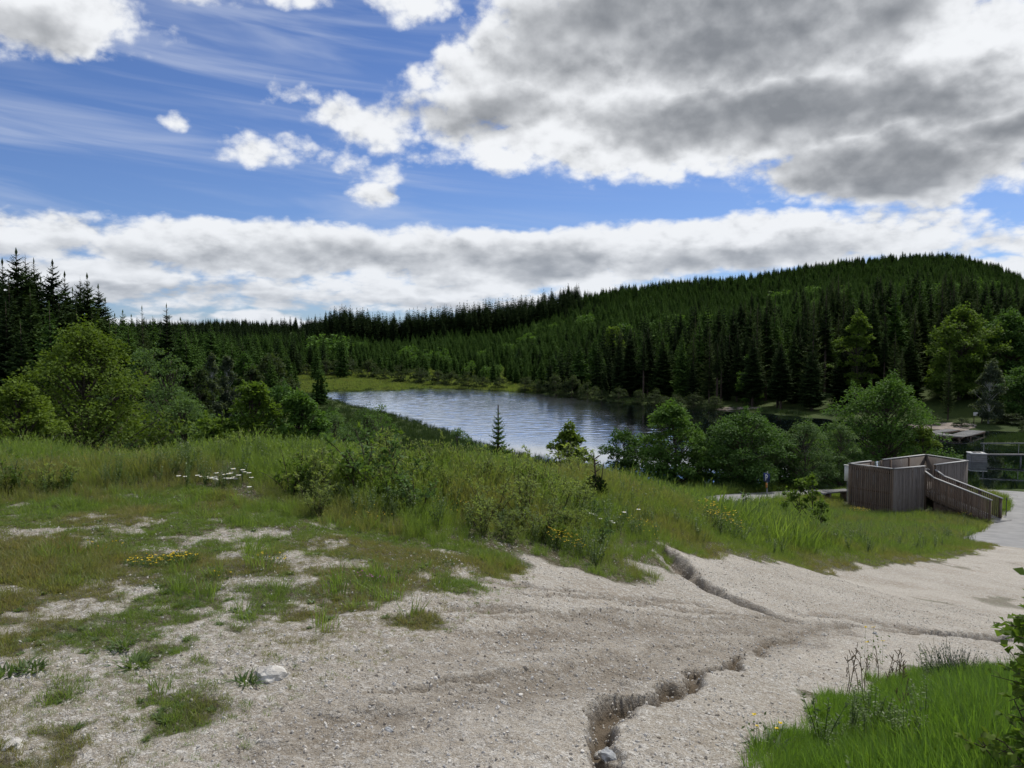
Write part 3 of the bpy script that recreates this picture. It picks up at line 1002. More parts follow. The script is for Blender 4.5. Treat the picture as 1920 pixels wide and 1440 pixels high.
def broadleaf(seed, H, W, leaf, mat, n_leaf=7000, crown_lo=.12, n_clump=90, shape=1.0, bark='bark', leafw=.75, droop=.25, gap=.0, trunk_r=None, top_bias=.0, hang=0.0, asym=.25):
    """trunk with limbs, and a crown of leaf clumps set on the limb ends"""
    g = np.random.default_rng(seed)
    wood, crown = MB(), MB()
    tr = trunk_r or .018 * H + .02
    k = 9
    zz = np.linspace(-.25, H * .93, k)
    wob = np.cumsum(g.normal(size=(k, 2)) * .022 * H / 3, axis=0); wob -= wob[0]
    axis = np.c_[wob, zz]
    wood.tube(axis, np.interp(zz, [0, H * .5, H], [tr, tr * .55, tr * .12]), 8)
    # clump centres through the crown's volume, more of them near the outside
    C = []
    lob = g.uniform(0, 2 * np.pi, 4); lobs = g.uniform(.5, 1, 4)
    while len(C) < n_clump:
        h = g.uniform(0, 1)
        prof = (math.sin(math.pi * min(1, (h ** (.62 * shape)) * .94 + .055))) ** .62
        a = g.uniform(0, 2 * np.pi)
        uneven = 1 + asym * sum(l * math.cos((q + 1) * a + o) for q, (o, l) in enumerate(zip(lob, lobs))) / 2
        rr = W * prof * uneven * math.sqrt(g.uniform(.12, 1.0)) * g.uniform(.82, 1.06)
        z = H * (crown_lo + (1 - crown_lo) * h) * g.uniform(.97, 1.03)
        C.append((rr * math.cos(a), rr * math.sin(a), z, h))
    C = np.array(C)
    cx = np.interp(C[:, 2], zz, axis[:, 0]); cy = np.interp(C[:, 2], zz, axis[:, 1])
    C[:, 0] += cx; C[:, 1] += cy
    rc = W * g.uniform(.13, .27, n_clump) * (1.08 - .35 * C[:, 3])
    for q in range(n_clump):
        c = C[q, :3]
        z0 = max(.08 * H, c[2] - g.uniform(.25, .5) * math.hypot(c[0], c[1]) - .12 * H)
        p0 = np.array([np.interp(z0, zz, axis[:, 0]), np.interp(z0, zz, axis[:, 1]), z0])
        mid = p0 * .5 + c * .5 + np.array([0, 0, -.03 * H]) + g.normal(size=3) * .02 * H
        t = np.linspace(0, 1, 5)[:, None]
        P = (1 - t) ** 2 * p0 + 2 * t * (1 - t) * mid + t * t * c
        wood.tube(P, np.linspace(tr * .28, .006 + tr * .05, 5), 5)
    tot = rc ** 2; cnt = np.maximum((n_leaf * tot / tot.sum()).astype(int), 6)
    idx = np.repeat(np.arange(n_clump), cnt); n = len(idx)
    d = rand_dir(g, n); d[:, 2] = np.abs(d[:, 2]) * .9 - .28
    d = unit(d)
    rad = rc[idx] * (g.uniform(.15, 1, n) ** .45)
    P = C[idx, :3] + d * rad[:, None] * np.array([1.12, 1.12, .78])
    if hang > 0: P[:, 2] -= hang * H * g.uniform(0, 1, n) ** 2 * .2
    # leaf blades: point outwards and down, blade facing up and out
    out = unit(P - np.array([0, 0, H * .45])) * .6 + d
    D = unit(out * np.array([1, 1, .25]) + g.normal(size=(n, 3)) * .55 + np.array([0, 0, -droop - hang]))
    N = unit(np.array([0, 0, 1.0]) + out * .5 + g.normal(size=(n, 3)) * .45)
    L = leaf * g.uniform(.65, 1.25, n)
    ct = g.uniform(0, 1, n_clump)
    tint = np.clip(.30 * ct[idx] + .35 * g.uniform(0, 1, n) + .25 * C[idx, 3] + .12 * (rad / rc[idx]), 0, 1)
    crown.leaves(P, D, N, L, L * leafw, tint)
    # stray shoots that break the outline
    ns = int(n_clump * .9)
    qs = g.integers(0, n_clump, ns)
    for q in qs:
        o = unit(C[q, :3] - np.array([0, 0, H * .4]) + g.normal(size=3) * .3 + np.array([0, 0, .35 * H * C[q, 3]]))
        ln = rc[q] * g.uniform(.9, 1.55)
        m = 9
        t = np.linspace(.45, 1, m)
        P = C[q, :3] + o * (ln * t)[:, None] + g.normal(size=(m, 3)) * leaf * .45
        crown.leaves(P, unit(o + g.normal(size=(m, 3)) * .8 + np.array([0, 0, -droop])), unit(g.normal(size=(m, 3)) * .5 + np.array([0, 0, 1])), leaf * g.uniform(.7, 1.15, m), leaf * leafw, g.uniform(.45, 1, m))
    return [('trunk', wood.mesh('trunk', M[bark], True)), ('crown', crown.mesh('crown', M[mat]))]


def spruce(seed, H, W, mat, whorls=40, per=6, twigs=6, crown_lo=.06, trunk=True, lean=.0, sparse=0.0, droop=.35, bark='bark_spruce', tw=1.0, fat=1.0):
    """straight trunk with whorls of drooping boughs, each bough a flat spray of twigs"""
    g = np.random.default_rng(seed)
    wood, crown = MB(), MB()
    r0 = .012 * H + .02
    wood.tube([(0, 0, -.3), (0, 0, H * .3), (0, 0, H * .7), (lean * .2, 0, H)], [r0, r0 * .8, r0 * .4, .01], 7 if trunk else 4)
    hs = crown_lo + (1 - crown_lo) * (np.linspace(0, 1, whorls) ** .92)
    Ps, Ds, Ns, Ls, Ws, Ts = [], [], [], [], [], []
    for w, h in enumerate(hs):
        prof = (1 - h) ** .80 * min(1, .62 + (h - crown_lo) * 2.2) + .012
        nb = per if h < .93 else 4
        a0 = g.uniform(0, 2 * np.pi)
        for b in range(nb):
            if g.uniform() < sparse: continue
            a = a0 + 2 * np.pi * b / nb + g.normal() * .22
            ln = W * prof * g.uniform(.68, 1.18)
            z = H * (h + g.normal() * .006)
            dr = np.array([math.cos(a), math.sin(a), 0.0])
            rise = (.75 * h ** 2 - droop * (1 - h)) + g.normal() * .07
            k = max(2, int(round(twigs * (.45 + .55 * prof / (prof + .25) * 1.6))))
            t = (np.arange(k) + .35) / k
            sag = rise * t + (.22 * (1 - h)) * t * t
            P = np.array([0, 0, z]) + dr * (ln * t)[:, None] + np.array([0, 0, 1.0]) * (ln * sag)[:, None]
            side = np.array([-dr[1], dr[0], 0.0])
            tl = ln * (.46 * (1 - t) + .17) * tw
            for s in (-1, 1):
                D = dr * .75 + side * s * g.uniform(.6, 1.0, k)[:, None] + np.array([0, 0, -1.0]) * g.uniform(.05, .45, k)[:, None]
                Ps.append(P); Ds.append(D); Ns.append(np.array([0, 0, 1.0]) + g.normal(size=(k, 3)) * .35)
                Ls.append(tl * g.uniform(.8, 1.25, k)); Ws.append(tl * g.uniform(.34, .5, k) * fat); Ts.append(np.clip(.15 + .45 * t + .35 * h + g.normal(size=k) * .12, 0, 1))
            # hanging curtain below the bough and the tip
            Ps.append(P[-1:]); Ds.append(dr[None] + np.array([[0, 0, rise + .25]])); Ns.append(np.array([[0, 0, 1.0]])); Ls.append(np.array([ln * .30])); Ws.append(np.array([ln * .12])); Ts.append(np.array([.85]))
            Ps.append(P); Ds.append(dr * .35 + np.array([0, 0, -1.0]) + g.normal(size=(k, 3)) * .15); Ns.append(side + g.normal(size=(k, 3)) * .3)
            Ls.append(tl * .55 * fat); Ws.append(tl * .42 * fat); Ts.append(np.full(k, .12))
    # leader
    Ps.append(np.array([[0, 0, H * .965]])); Ds.append(np.array([[0, 0, 1.0]])); Ns.append(np.array([[1.0, 0, 0]])); Ls.append(np.array([H * .055])); Ws.append(np.array([H * .012])); Ts.append(np.array([.8]))
    crown.leaves(np.vstack(Ps), np.vstack(Ds), np.vstack(Ns), np.concatenate(Ls), np.concatenate(Ws), np.concatenate(Ts), .5, .05)
    return [('trunk', wood.mesh('trunk', M[bark], True)), ('crown', crown.mesh('crown', M[mat]))]


def shrub(seed, H, W, leaf, mat, stems=10, twigs=14, per=9, leafw=.42, up=.7, bark='twig', lowleaf=.08, r=.008):
    """several stems from one base, twigs along them, leaves along the twigs"""
    g = np.random.default_rng(seed)
    wood, lv = MB(), MB()
    for s in range(stems):
        a = g.uniform(0, 2 * np.pi); sp = W * math.sqrt(g.uniform(.02, 1))
        h = H * g.uniform(.6, 1.02) * (1 - .25 * (sp / W) ** 2)
        p1 = np.array([math.cos(a) * sp, math.sin(a) * sp, h])
        mid = np.array([p1[0] * .35, p1[1] * .35, h * .55]) + g.normal(size=3) * .04 * H
        t = np.linspace(0, 1, 8)[:, None]
        base = np.array([math.cos(a), math.sin(a), 0]) * W * .06 + np.array([0, 0, -.08])
        P = (1 - t) ** 2 * base + 2 * t * (1 - t) * mid + t * t * p1
        wood.tube(P, np.linspace(r, r * .25, 8), 5)
        for q in range(twigs):
            tt = g.uniform(.18, 1.0)
            p0 = np.array([np.interp(tt, t[:, 0], P[:, c]) for c in range(3)])
            tl = H * g.uniform(.08, .20) * (1.15 - .5 * tt)
            dr = unit(rand_dir(g, 1)[0] * np.array([1, 1, .4]) + np.array([p1[0] - mid[0], p1[1] - mid[1], 0]) * .6 / max(W, .1) + np.array([0, 0, up]))
            if tl > .05: wood.tube([p0, p0 + dr * tl], [r * .35, r * .15], 4)
            m = per
            f = g.uniform(.1, 1.05, m)[:, None]
            LP = p0 + dr * tl * f + g.normal(size=(m, 3)) * leaf * .15
            LP[:, 2] = np.maximum(LP[:, 2], lowleaf * H * g.uniform(0, 1, m))
            lv.leaves(LP, unit(dr * .6 + rand_dir(g, m)), unit(rand_dir(g, m) * .7 + np.array([0, 0, 1.0])), leaf * g.uniform(.6, 1.2, m), leaf * leafw * g.uniform(.8, 1.15, m), np.clip(g.uniform(0, .75, m) + .25 * tt, 0, 1))
    return [('stem', wood.mesh('stem', M[bark], True)), ('foliage', lv.mesh('foliage', M[mat]))]


def blade_tuft(seed, n, H, rad, width, lean=.5, mat='grass', heads=0.0, curve=.6, hmin=.45):
    """a tuft of curved, tapering blades"""
    g = np.random.default_rng(seed)
    mb = MB()
    a = g.uniform(0, 2 * np.pi, n); rr = rad * np.sqrt(g.uniform(0, 1, n))
    B = np.c_[rr * np.cos(a), rr * np.sin(a), np.full(n, -.015)]
    da = a + g.normal(size=n) * .9
    h = H * g.uniform(hmin, 1.0, n)
    ln = lean * g.uniform(.1, 1.0, n)
    D = np.c_[np.cos(da), np.sin(da), np.zeros(n)]
    Sd = np.c_[-np.sin(da), np.cos(da), np.zeros(n)]
    tw = g.normal(size=n) * .6
    Sd = Sd * np.cos(tw)[:, None] + D * np.sin(tw)[:, None]
    lev = [0, .38, .72, 1.0]; wid = [.8, 1.0, .68, .06]
    V = []
    for t, w in zip(lev, wid):
        c = B + D * (h * ln * (t ** (1 + curve)))[:, None] + np.array([0, 0, 1.0]) * (h * (t - .28 * ln * t * t))[:, None]
        V += [c - Sd * (width * w / 2), c + Sd * (width * w / 2)]
    V = np.stack(V, 1)
    base = np.arange(n)[:, None] * 8
    Q = np.vstack([base + np.array([[0, 1, 3, 2]]), base + np.array([[2, 3, 5, 4]]), base + np.array([[4, 5, 7, 6]])])
    tn = np.clip(g.uniform(0, .8, n)[:, None] + np.array([0, 0, .08, .08, .16, .16, .22, .22])[None], 0, 1)
    mb.add(V.reshape(-1, 3), Q, None, tn.ravel())
    k = int(n * heads)
    if k:
        tip = (V[:k, 6] + V[:k, 7]) / 2
        for s in range(3):
            mb.leaves(tip + np.array([0, 0, -.02 * s]), np.array([0, 0, 1.0]) + D[:k] * .5 + g.normal(size=(k, 3)) * .35, rand_dir(g, k), H * .11, H * .018, .95)
    return mb.mesh('tuft', M[mat])


def rosette(seed, n, L, W, mat='herb', rise=.5):
    g = np.random.default_rng(seed); mb = MB()
    a = np.linspace(0, 2 * np.pi, n, endpoint=False) + g.normal(size=n) * .3
    D = np.c_[np.cos(a), np.sin(a), np.abs(g.normal(size=n)) * rise + .15]
    l = L * g.uniform(.6, 1.1, n)
    mb.leaves(np.zeros((n, 3)), D, np.tile([0, 0, 1.0], (n, 1)), l, W * g.uniform(.7, 1.1, n), g.uniform(.1, 1, n), .55)
    return mb.mesh('rosette', M[mat])


def herb(seed, H, n, leaf, mat='herb_blue', leafw=.35):
    """an upright leafy weed"""
    g = np.random.default_rng(seed); mb = MB()
    for s in range(4):
        a = g.uniform(0, 6.28); top = np.array([math.cos(a), math.sin(a), 0]) * H * g.uniform(.05, .3) + np.array([0, 0, H * g.uniform(.7, 1)])
        mb.tube([(0, 0, -.02), top * .5 + g.normal(size=3) * .02 * H, top], [.004, .003, .0015], 4, .3)
        t = g.uniform(.12, 1, n)
        P = top[None] * t[:, None]
        b = g.uniform(0, 6.28, n)
        D = np.c_[np.cos(b), np.sin(b), g.uniform(-.1, .9, n)]
        mb.leaves(P, D, np.tile([0, 0, 1.0], (n, 1)) + g.normal(size=(n, 3)) * .3, leaf * g.uniform(.6, 1.1, n) * (1.2 - .6 * t), leaf * leafw, g.uniform(0, .7, n) + .3 * t)
    return mb.mesh('herb', M[mat])


def pebble(seed, sub=1):
    g = np.random.default_rng(seed)
    bm = bmesh.new(); bmesh.ops.create_icosphere(bm, subdivisions=sub, radius=1.0)
    sq = np.array([1.0, g.uniform(.65, .95), g.uniform(.45, .7)])
    for v in bm.verts:
        n = g.normal() * .13
        v.co = [c * q * (1 + n) for c, q in zip(v.co, sq)]
    me = bpy.data.meshes.new('pebble'); bm.to_mesh(me); bm.free()
    me.materials.append(M['gravel'])
    return me


RG = np.random.default_rng(2024)


def tree_spot(u, Y, vtop):
    """ground point at bearing u and depth Y and the height that reaches grid row vtop"""
    p = at(u, vtop, Y)
    zb = float(ground_h(np.array([p[0]]), np.array([Y]))[0])
    return p[0], Y, zb, p[2] - zb


# ------------------------------------------------------------------ forest across the water and on both sides
SPR = [spruce(100 + k, 18, wdt, 'needle' if k % 3 else 'needle_mid', whorls=wh, per=7, twigs=6, crown_lo=lo, sparse=sp, droop=dr, fat=1.25) for k, (lo, wdt, wh, sp, dr) in enumerate(((.05, 3.6, 38, .04, .35), (.08, 3.0, 44, .0, .4), (.16, 3.3, 36, .10, .25), (.28, 2.8, 34, .15, .45), (.10, 4.1, 34, .08, .3), (.12, 2.6, 40, .12, .5), (.04, 3.4, 30, .18, .2)))]
SPR_OPEN = [spruce(120 + k, 18, 2.5, 'needle', whorls=34, per=6, twigs=5, crown_lo=.40 + .06 * k, sparse=.1) for k in range(2)]
YNG = [spruce(140 + k, 10, 2.1 + .2 * k, 'needle_young', whorls=26, per=6, twigs=4, crown_lo=.03, droop=.15, fat=1.3) for k in range(3)]
LAR = [spruce(160 + k, 14, 2.3, 'needle_larch', whorls=30, per=6, twigs=5, crown_lo=.12, sparse=.18, droop=.10, tw=.8) for k in range(2)]
# lighter versions for the far slope (part of the uncountable wood)
def far_spruce(seed, H, W, mat, lo=.04):
    p = spruce(seed, H, W, mat, whorls=20, per=6, twigs=2, crown_lo=lo, trunk=False, droop=.25, tw=1.25, fat=1.7)
    return p[1][1]


FARY = [far_spruce(180 + k, 10, 1.9 + .2 * k, 'needle_young') for k in range(4)]
FARD = [far_spruce(190 + k, 18, 2.6 + .25 * k, 'needle', .05) for k in range(3)]
def far_round(seed):
    g = np.random.default_rng(seed); mb = MB(); n = 420
    d = rand_dir(g, n); d[:, 2] = d[:, 2] * .8
    C = rand_dir(g, 14) * np.array([2.3, 2.3, 3.0]) * .7 + np.array([0, 0, 4.6])
    idx = g.integers(0, 14, n)
    mb.leaves(C[idx] + d * 1.35, unit(d + g.normal(size=(n, 3)) * .5), unit(d + np.array([0, 0, .8])), .75 * g.uniform(.6, 1.2, n), .6, g.uniform(0, 1, n))
    return mb.mesh('far_round', M['leaf_maple'])


FARR = [far_round(200 + k) for k in range(2)]

cand = []          # (x, y, height, kind): kinds 0 dark spruce, 1 open-stemmed spruce, 2 young spruce, 3 larch
def lay(u0, u1, y0, y1, step, hfun, kfun, jit=.42, seed=1):
    """trees on a jittered grid within a bearing and depth range"""
    g = np.random.default_rng(seed)
    y = y0
    out = []
    while y < y1:
        t0, t1 = tx(u0) * y, tx(u1) * y
        xs = np.arange(t0, t1, step)
        px = xs + g.normal(size=len(xs)) * step * jit
        py = y + g.normal(size=len(xs)) * step * jit
        out.append(np.c_[px, py]); y += step * .95
    p = np.vstack(out)
    d = poly_sdf(LAKE_POLY, p[:, 0], p[:, 1])
    p = p[d > 3.0]
    for x, y in p:
        u = CX + x / y * F_PX
        h = hfun(u, y, g)
        if h is None: continue
        cand.append((x, y, h, kfun(u, y, g)))


def lerp_u(u, us, vs): return float(np.interp(u, us, vs))


# right shore: tall dark spruces behind the water's edge
def h_right(u, y, g):
    front = lerp_u(u, [1000, 1100, 1200, 1400, 1600, 1750, 1960], [168, 158, 142, 128, 112, 116, 118])
    if y < front: return None
    return lerp_u(u, [1020, 1100, 1300, 1450, 1600, 1800, 1960], [9.5, 11, 13, 15.5, 15.5, 14, 13]) * g.uniform(.6, 1.2)


lay(1040, 1980, 112, 205, 4.3, h_right, lambda u, y, g: (3, 1, 2, 0)[int(np.searchsorted([.12, .24, .40], g.uniform()))], seed=3)
# left wood: tall dark spruces beyond the near trees
for (u, v, Y, k) in [(-14, 478, 78, 0), (4, 487, 84, 0), (30, 468, 76, 0), (47, 477, 80, 0), (63, 486, 83, 0), (76, 520, 88, 0), (98, 489, 82, 0), (121, 511, 86, 0), (136, 540, 92, 0), (150, 520, 90, 0), (163, 514, 88, 0),
                     (184, 534, 92, 0), (197, 560, 100, 0), (16, 520, 70, 1), (56, 540, 70, 0), (110, 556, 75, 0), (92, 566, 58, 2), (143, 575, 80, 0), (172, 580, 84, 0), (-40, 480, 80, 0), (-70, 470, 80, 0), (-30, 520, 66, 0),
                     (312, 570, 82, 0), (266, 574, 74, 3), (338, 596, 96, 2), (230, 582, 118, 2), (215, 588, 110, 2), (246, 590, 126, 2), (286, 592, 120, 2), (362, 603, 130, 2), (395, 606, 140, 2),
                     (455, 640, 128, 0), (420, 618, 160, 2), (300, 612, 95, 2), (205, 600, 88, 2), (10, 560, 60, 0), (38, 600, 56, 0), (348, 620, 84, 2), (240, 610, 90, 2), (268, 606, 100, 0)]:
    x, y, zb, h = tree_spot(u, Y, v)
    cand.append((x, y, h, k))
lay(-120, 560, 96, 190, 7.0, lambda u, y, g: (EYE[2] - (lerp_u(u, [-100, 150, 200, 320, 420, 560], [540, 560, 600, 616, 622, 636]) - 648) / F_PX * y + 7.5) * g.uniform(.62, 1.0), lambda u, y, g: 2 if u > 190 or g.uniform() < .3 else 0, seed=5)
# young plantation beyond the meadow and up the slope, with a stand of old spruces along its upper edge
def h_young(u, y, g):
    front = lerp_u(u, [560, 640, 800, 960, 1060], [250, 238, 214, 192, 172])
    if y < front: return None
    return lerp_u(y, [190, 300, 450], [6.0, 7.0, 8.0]) * g.uniform(.6, 1.2)


lay(540, 1060, 180, 452, 4.2, h_young, lambda u, y, g: 2, seed=7)
def h_old(u, y, g): return lerp_u(u, [600, 700, 950, 1020, 1085], [17, 19, 19, 18, 13]) * g.uniform(.58, 1.2)
lay(600, 1085, 440, 505, 3.6, h_old, lambda u, y, g: 1 if g.uniform() < .5 else 0, seed=9)
# the hill
def h_hill(u, y, g): return 7.2 * g.uniform(.5, 1.4)
lay(985, 2000, 190, 668, 3.3, h_hill, lambda u, y, g: 2 if g.uniform() < .82 else 0, seed=11)
# far woods in the gap and behind the left wood
lay(-100, 640, 200, 520, 8.0, lambda u, y, g: 11 * g.uniform(.7, 1.15), lambda u, y, g: 0 if g.uniform() < .5 else 2, seed=13)
lay(150, 720, 520, 1000, 13.0, lambda u, y, g: 15 * g.uniform(.7, 1.15), lambda u, y, g: 0, seed=15)
lay(200, 720, 1000, 2400, 30.0, lambda u, y, g: 17 * g.uniform(.75, 1.2), lambda u, y, g: 0, seed=17)
cand = np.array(cand)
cz0 = ground_h(cand[:, 0], cand[:, 1])
uu = CX + cand[:, 0] / cand[:, 1] * F_PX
keep = (uu > -160) & (uu < 2080)
# leave room for the broadleaved trees and the beach on the right shore
for (x, y, r) in [(67.5, 116, 6.5), (77, 118, 7), (52.5, 118, 4.5), (58, 98, 5), (62, 104, 5), (66, 100, 9)]:
    keep &= np.hypot(cand[:, 0] - x, cand[:, 1] - y) > r
cand, cz0, uu = cand[keep], cz0[keep], uu[keep]
size = cand[:, 2] / cand[:, 1]
inview = (uu > -40) & (uu < 1960)
rank = np.argsort(-np.where(inview, size, 0))
NIND = 290
single, rest = rank[:NIND], rank[NIND:]
KIND = {0: ('dark spruce', 'dark spruces'), 1: ('bare-stemmed dark spruce', 'bare-stemmed spruces'), 2: ('young mid green spruce', 'young spruces'), 3: ('pale green larch', 'larches')}
R_SEG = [(0, 1180, 'where the spruce shore begins'), (1180, 1330, 'above the low shore willow bushes'), (1330, 1450, 'behind the small sandy beach'),
         (1450, 1590, 'between sandy beach and round-topped tree'), (1590, 1720, 'around the yellow green round-topped tree'), (1720, 1850, 'around the light green lime'), (1850, 9999, 'behind the broad dark lime')]
L_SEG = [(-999, 90, 'in the tall stand behind the yellowish sycamore'), (90, 210, 'at the thinning end of the tall stand'), (210, 345, 'around the lone pointed spruce and the larch'), (345, 440, 'behind the pale birches'), (440, 9999, 'behind the round willow at the lake end')]


def spruce_label(u, y, h, k):
    left = u < 700
    seg = [t for a, b, t in (L_SEG if left else R_SEG) if a <= u < b][0]
    ref = 16 if k != 2 else 8
    tall = 'tall' if h > ref * 1.06 else 'short' if h < ref * .80 else 'middle-sized'
    if left: row = 'front' if y < 90 else 'rear'
    else: row = 'front' if y < float(np.interp(u, [1000, 1100, 1200, 1400, 1600, 1750, 1960], [168, 158, 142, 128, 112, 116, 118])) + 10 else 'rear'
    return '%s %s, %s rows, %s' % (tall, KIND[k][0], row, seg), '%s %s, %s rows, %s' % (tall, KIND[k][1], row, seg)


g = np.random.default_rng(77)
for i in single:
    x, y, h, k = cand[i]; k = int(k)
    lib, h0 = ((SPR, 18), (SPR_OPEN, 18), (YNG, 10), (LAR, 14))[k]
    s = h / h0
    lab, grp = spruce_label(uu[i], y, h, k)
    nm = 'larch_tree' if k == 3 else 'spruce_tree'
    wd = s * g.uniform(.9, 1.25) * (1.3 if s < .7 else 1.0) * (1.2 if uu[i] < 700 else 1.0)
    thing_of(nm, lib[g.integers(len(lib))], (x, y, cz0[i] - .1), g.uniform(0, 6.28), (wd, wd, s), lab, 'tree', grp)
# the rest of the wood, too many to count
P = np.c_[cand[rest, 0], cand[rest, 1], cz0[rest] - .1]
k = cand[rest, 3].astype(int); h = cand[rest, 2]
n = len(rest)
rsel = g.uniform(size=n)
pick = np.where((k == 2) | (k == 3), g.integers(0, 4, n), 4 + g.integers(0, 3, n))
rd_ = (fbm(cand[rest, 0] / 22, cand[rest, 1] / 22, 91, 2) > .63) & (cand[rest, 1] > 200) & (cand[rest, 1] < 420) & (uu[rest] > 560) & (g.uniform(size=n) < .10)
pick = np.where(rd_, 7 + g.integers(0, 2, n), pick)
hh = np.where(pick < 4, h / 10, np.where(pick < 7, h / 18, h / 8.5))
ww = hh * g.uniform(.9, 1.3, n) * np.where((pick >= 4) & (pick < 7) & (cand[rest, 1] > 350), 1.3, 1.1)
scatter('forest', P, np.c_[np.zeros((n, 2)), g.uniform(0, 6.28, n)], np.c_[ww, ww, hh], pick, FARY + FARD + FARR,
        'dense spruce forest covering the hill and the far shore', 'forest')
print('forest', len(cand), n, round(time.time() - T_START, 1))

# ------------------------------------------------------------------ broadleaved trees
def plant_tree(name, label, u, Y, vtop, hw, mat, leaf, n, cat='tree', group=None, sink=.15, seed=None, **kw):
    x, y, zb, h = tree_spot(u, Y, vtop)
    W = hw / F_PX * Y * (1.22 if u < 1000 else 1.2)
    sd = seed if seed is not None else int(abs(u) * 7 + Y * 13)
    parts = broadleaf(sd, h / 1.03, W, leaf * .95, mat, int(n * 1.6), **kw)
    return thing_of(name, parts, (x, y, zb - sink), 0, 1, label, cat, group)


# row between the lane and the lake
plant_tree('alder_tree', 'small dark round-headed tree at the water beside the taller maple', 1166, 54, 806, 50, 'leaf_dark', .17, 5200, crown_lo=.10, n_clump=70)
plant_tree('maple_tree', 'pointed mid green maple standing before the dark lake', 1264, 50, 753, 66, 'leaf_maple', .19, 9000, crown_lo=.06, n_clump=110, shape=.8)
plant_tree('broadleaf_tree', 'dense dark flat-topped tree right of the pointed maple', 1400, 49, 772, 84, 'leaf_dark', .17, 11000, crown_lo=.05, n_clump=120, shape=1.25)
plant_tree('willow_tree', 'greyish willow between the flat-topped tree and the largest tree', 1512, 50, 788, 62, 'leaf_grey', .16, 8000, crown_lo=.05, n_clump=100, leafw=.4, droop=.6, shape=1.2)
plant_tree('willow_tree', 'low grey green willow against the left side of the largest tree', 1576, 51, 792, 46, 'leaf_grey', .16, 5000, crown_lo=.05, n_clump=70, leafw=.4, droop=.6)
plant_tree('beech_tree', 'largest dome-shaped tree rising behind the wooden platform', 1656, 54, 708, 98, 'leaf_maple', .18, 16000, crown_lo=.04, n_clump=190, shape=1.0, droop=.3)
plant_tree('maple_tree', 'small yellow green maple behind the platform, right of the largest tree', 1735, 51, 800, 36, 'leaf_lime', .17, 3800, crown_lo=.06, n_clump=50)
plant_tree('broadleaf_tree', 'small dark tree filling the gap behind the parking sign', 1335, 52, 830, 44, 'leaf_dark', .17, 4200, crown_lo=.04, n_clump=60)
plant_tree('broadleaf_tree', 'low dark bushy tree behind the plank bench', 1462, 51, 820, 50, 'leaf_dark', .17, 5000, crown_lo=.03, n_clump=60, shape=1.2)
# left of the meadow
plant_tree('sycamore_tree', 'broad yellow green sycamore behind the tall grass', 150, 25, 614, 140, 'leaf_lime', .115, 17000, crown_lo=.08, n_clump=190, shape=.95)
plant_tree('sycamore_tree', 'yellowish bushy sycamore at the foot of the broad sycamore', 38, 21, 712, 80, 'leaf_lime', .105, 9000, crown_lo=.05, n_clump=110)
plant_tree('ash_tree', 'grey green ash right of the broad sycamore', 322, 31, 660, 66, 'leaf_grey', .12, 8000, crown_lo=.06, n_clump=110, leafw=.45, asym=.4)
plant_tree('ash_tree', 'low grey green ash in front of the taller ash', 345, 27, 735, 72, 'leaf_grey', .11, 6500, crown_lo=.05, n_clump=90, leafw=.45)
plant_tree('maple_tree', 'light green young maple with a pointed top beside the ash', 470, 23, 712, 70, 'leaf_birch', .12, 7500, crown_lo=.05, n_clump=95, shape=.8)
plant_tree('maple_tree', 'light green maple, right one of the two young maples', 556, 23, 728, 60, 'leaf_maple', .12, 8500, crown_lo=.05, n_clump=100, shape=.85)
plant_tree('maple_tree', 'low light green maple at the foot of the pointed maple left', 405, 22, 764, 62, 'leaf_birch', .115, 4500, crown_lo=.04, n_clump=60)
plant_tree('maple_tree', 'small yellow tinted maple in the grass below the two maples', 640, 15, 822, 44, 'leaf_lime', .075, 2600, crown_lo=.04, n_clump=40)
plant_tree('willow_tree', 'loose grey green willow with thin tops against the water', 690, 27, 758, 66, 'leaf_grey', .095, 6500, crown_lo=.08, n_clump=130, leafw=.36, asym=.45)
plant_tree('willow_tree', 'grey green willow thicket left of the thin rowan', 628, 30, 768, 60, 'leaf_grey', .10, 4600, crown_lo=.06, n_clump=90, leafw=.36, asym=.4)
plant_tree('rowan_tree', 'slender rowan sapling with a bare thin stem and feathery top', 706, 19, 744, 34, 'leaf_maple', .075, 1500, crown_lo=.42, n_clump=34, leafw=.3, trunk_r=.018, asym=.4)
plant_tree('rowan_tree', 'feathery rowan sapling left of the small spruce', 858, 17, 792, 40, 'leaf_grey', .07, 2400, crown_lo=.14, n_clump=50, leafw=.32, trunk_r=.016, asym=.35)
plant_tree('birch_tree', 'slim yellow green birch sapling in front of the water', 1070, 18, 782, 40, 'leaf_lime', .080, 4200, crown_lo=.20, n_clump=60, leafw=.7, trunk_r=.02, shape=.75, bark='bark_birch')
plant_tree('birch_tree', 'low yellow green birch regrowth round the slim birch sapling', 1066, 20, 856, 40, 'leaf_birch', .07, 2600, crown_lo=.03, n_clump=46, leafw=.7, trunk_r=.016)
plant_tree('birch_tree', 'pale slender birch, left of two behind the ash trees', 396, 84, 660, 17, 'leaf_silver', .26, 3200, crown_lo=.22, n_clump=60, bark='bark_birch', hang=.25, trunk_r=.10, shape=.9)
plant_tree('birch_tree', 'pale slender birch with a forked stem behind the ash trees', 428, 86, 662, 19, 'leaf_silver', .26, 3400, crown_lo=.24, n_clump=60, bark='bark_birch', hang=.25, trunk_r=.10, shape=.9)
plant_tree('willow_tree', 'round dark willow at the left end of the lake', 508, 108, 662, 42, 'leaf_far', .36, 5200, crown_lo=.05, n_clump=90)
plant_tree('willow_tree', 'low dark willow in front of the round willow by the lake', 470, 92, 690, 34, 'leaf_far', .34, 3800, crown_lo=.04, n_clump=60)
plant_tree('alder_tree', 'dark alder between the birches and the round willow', 452, 100, 664, 24, 'leaf_dark', .34, 3000, crown_lo=.06, n_clump=50)
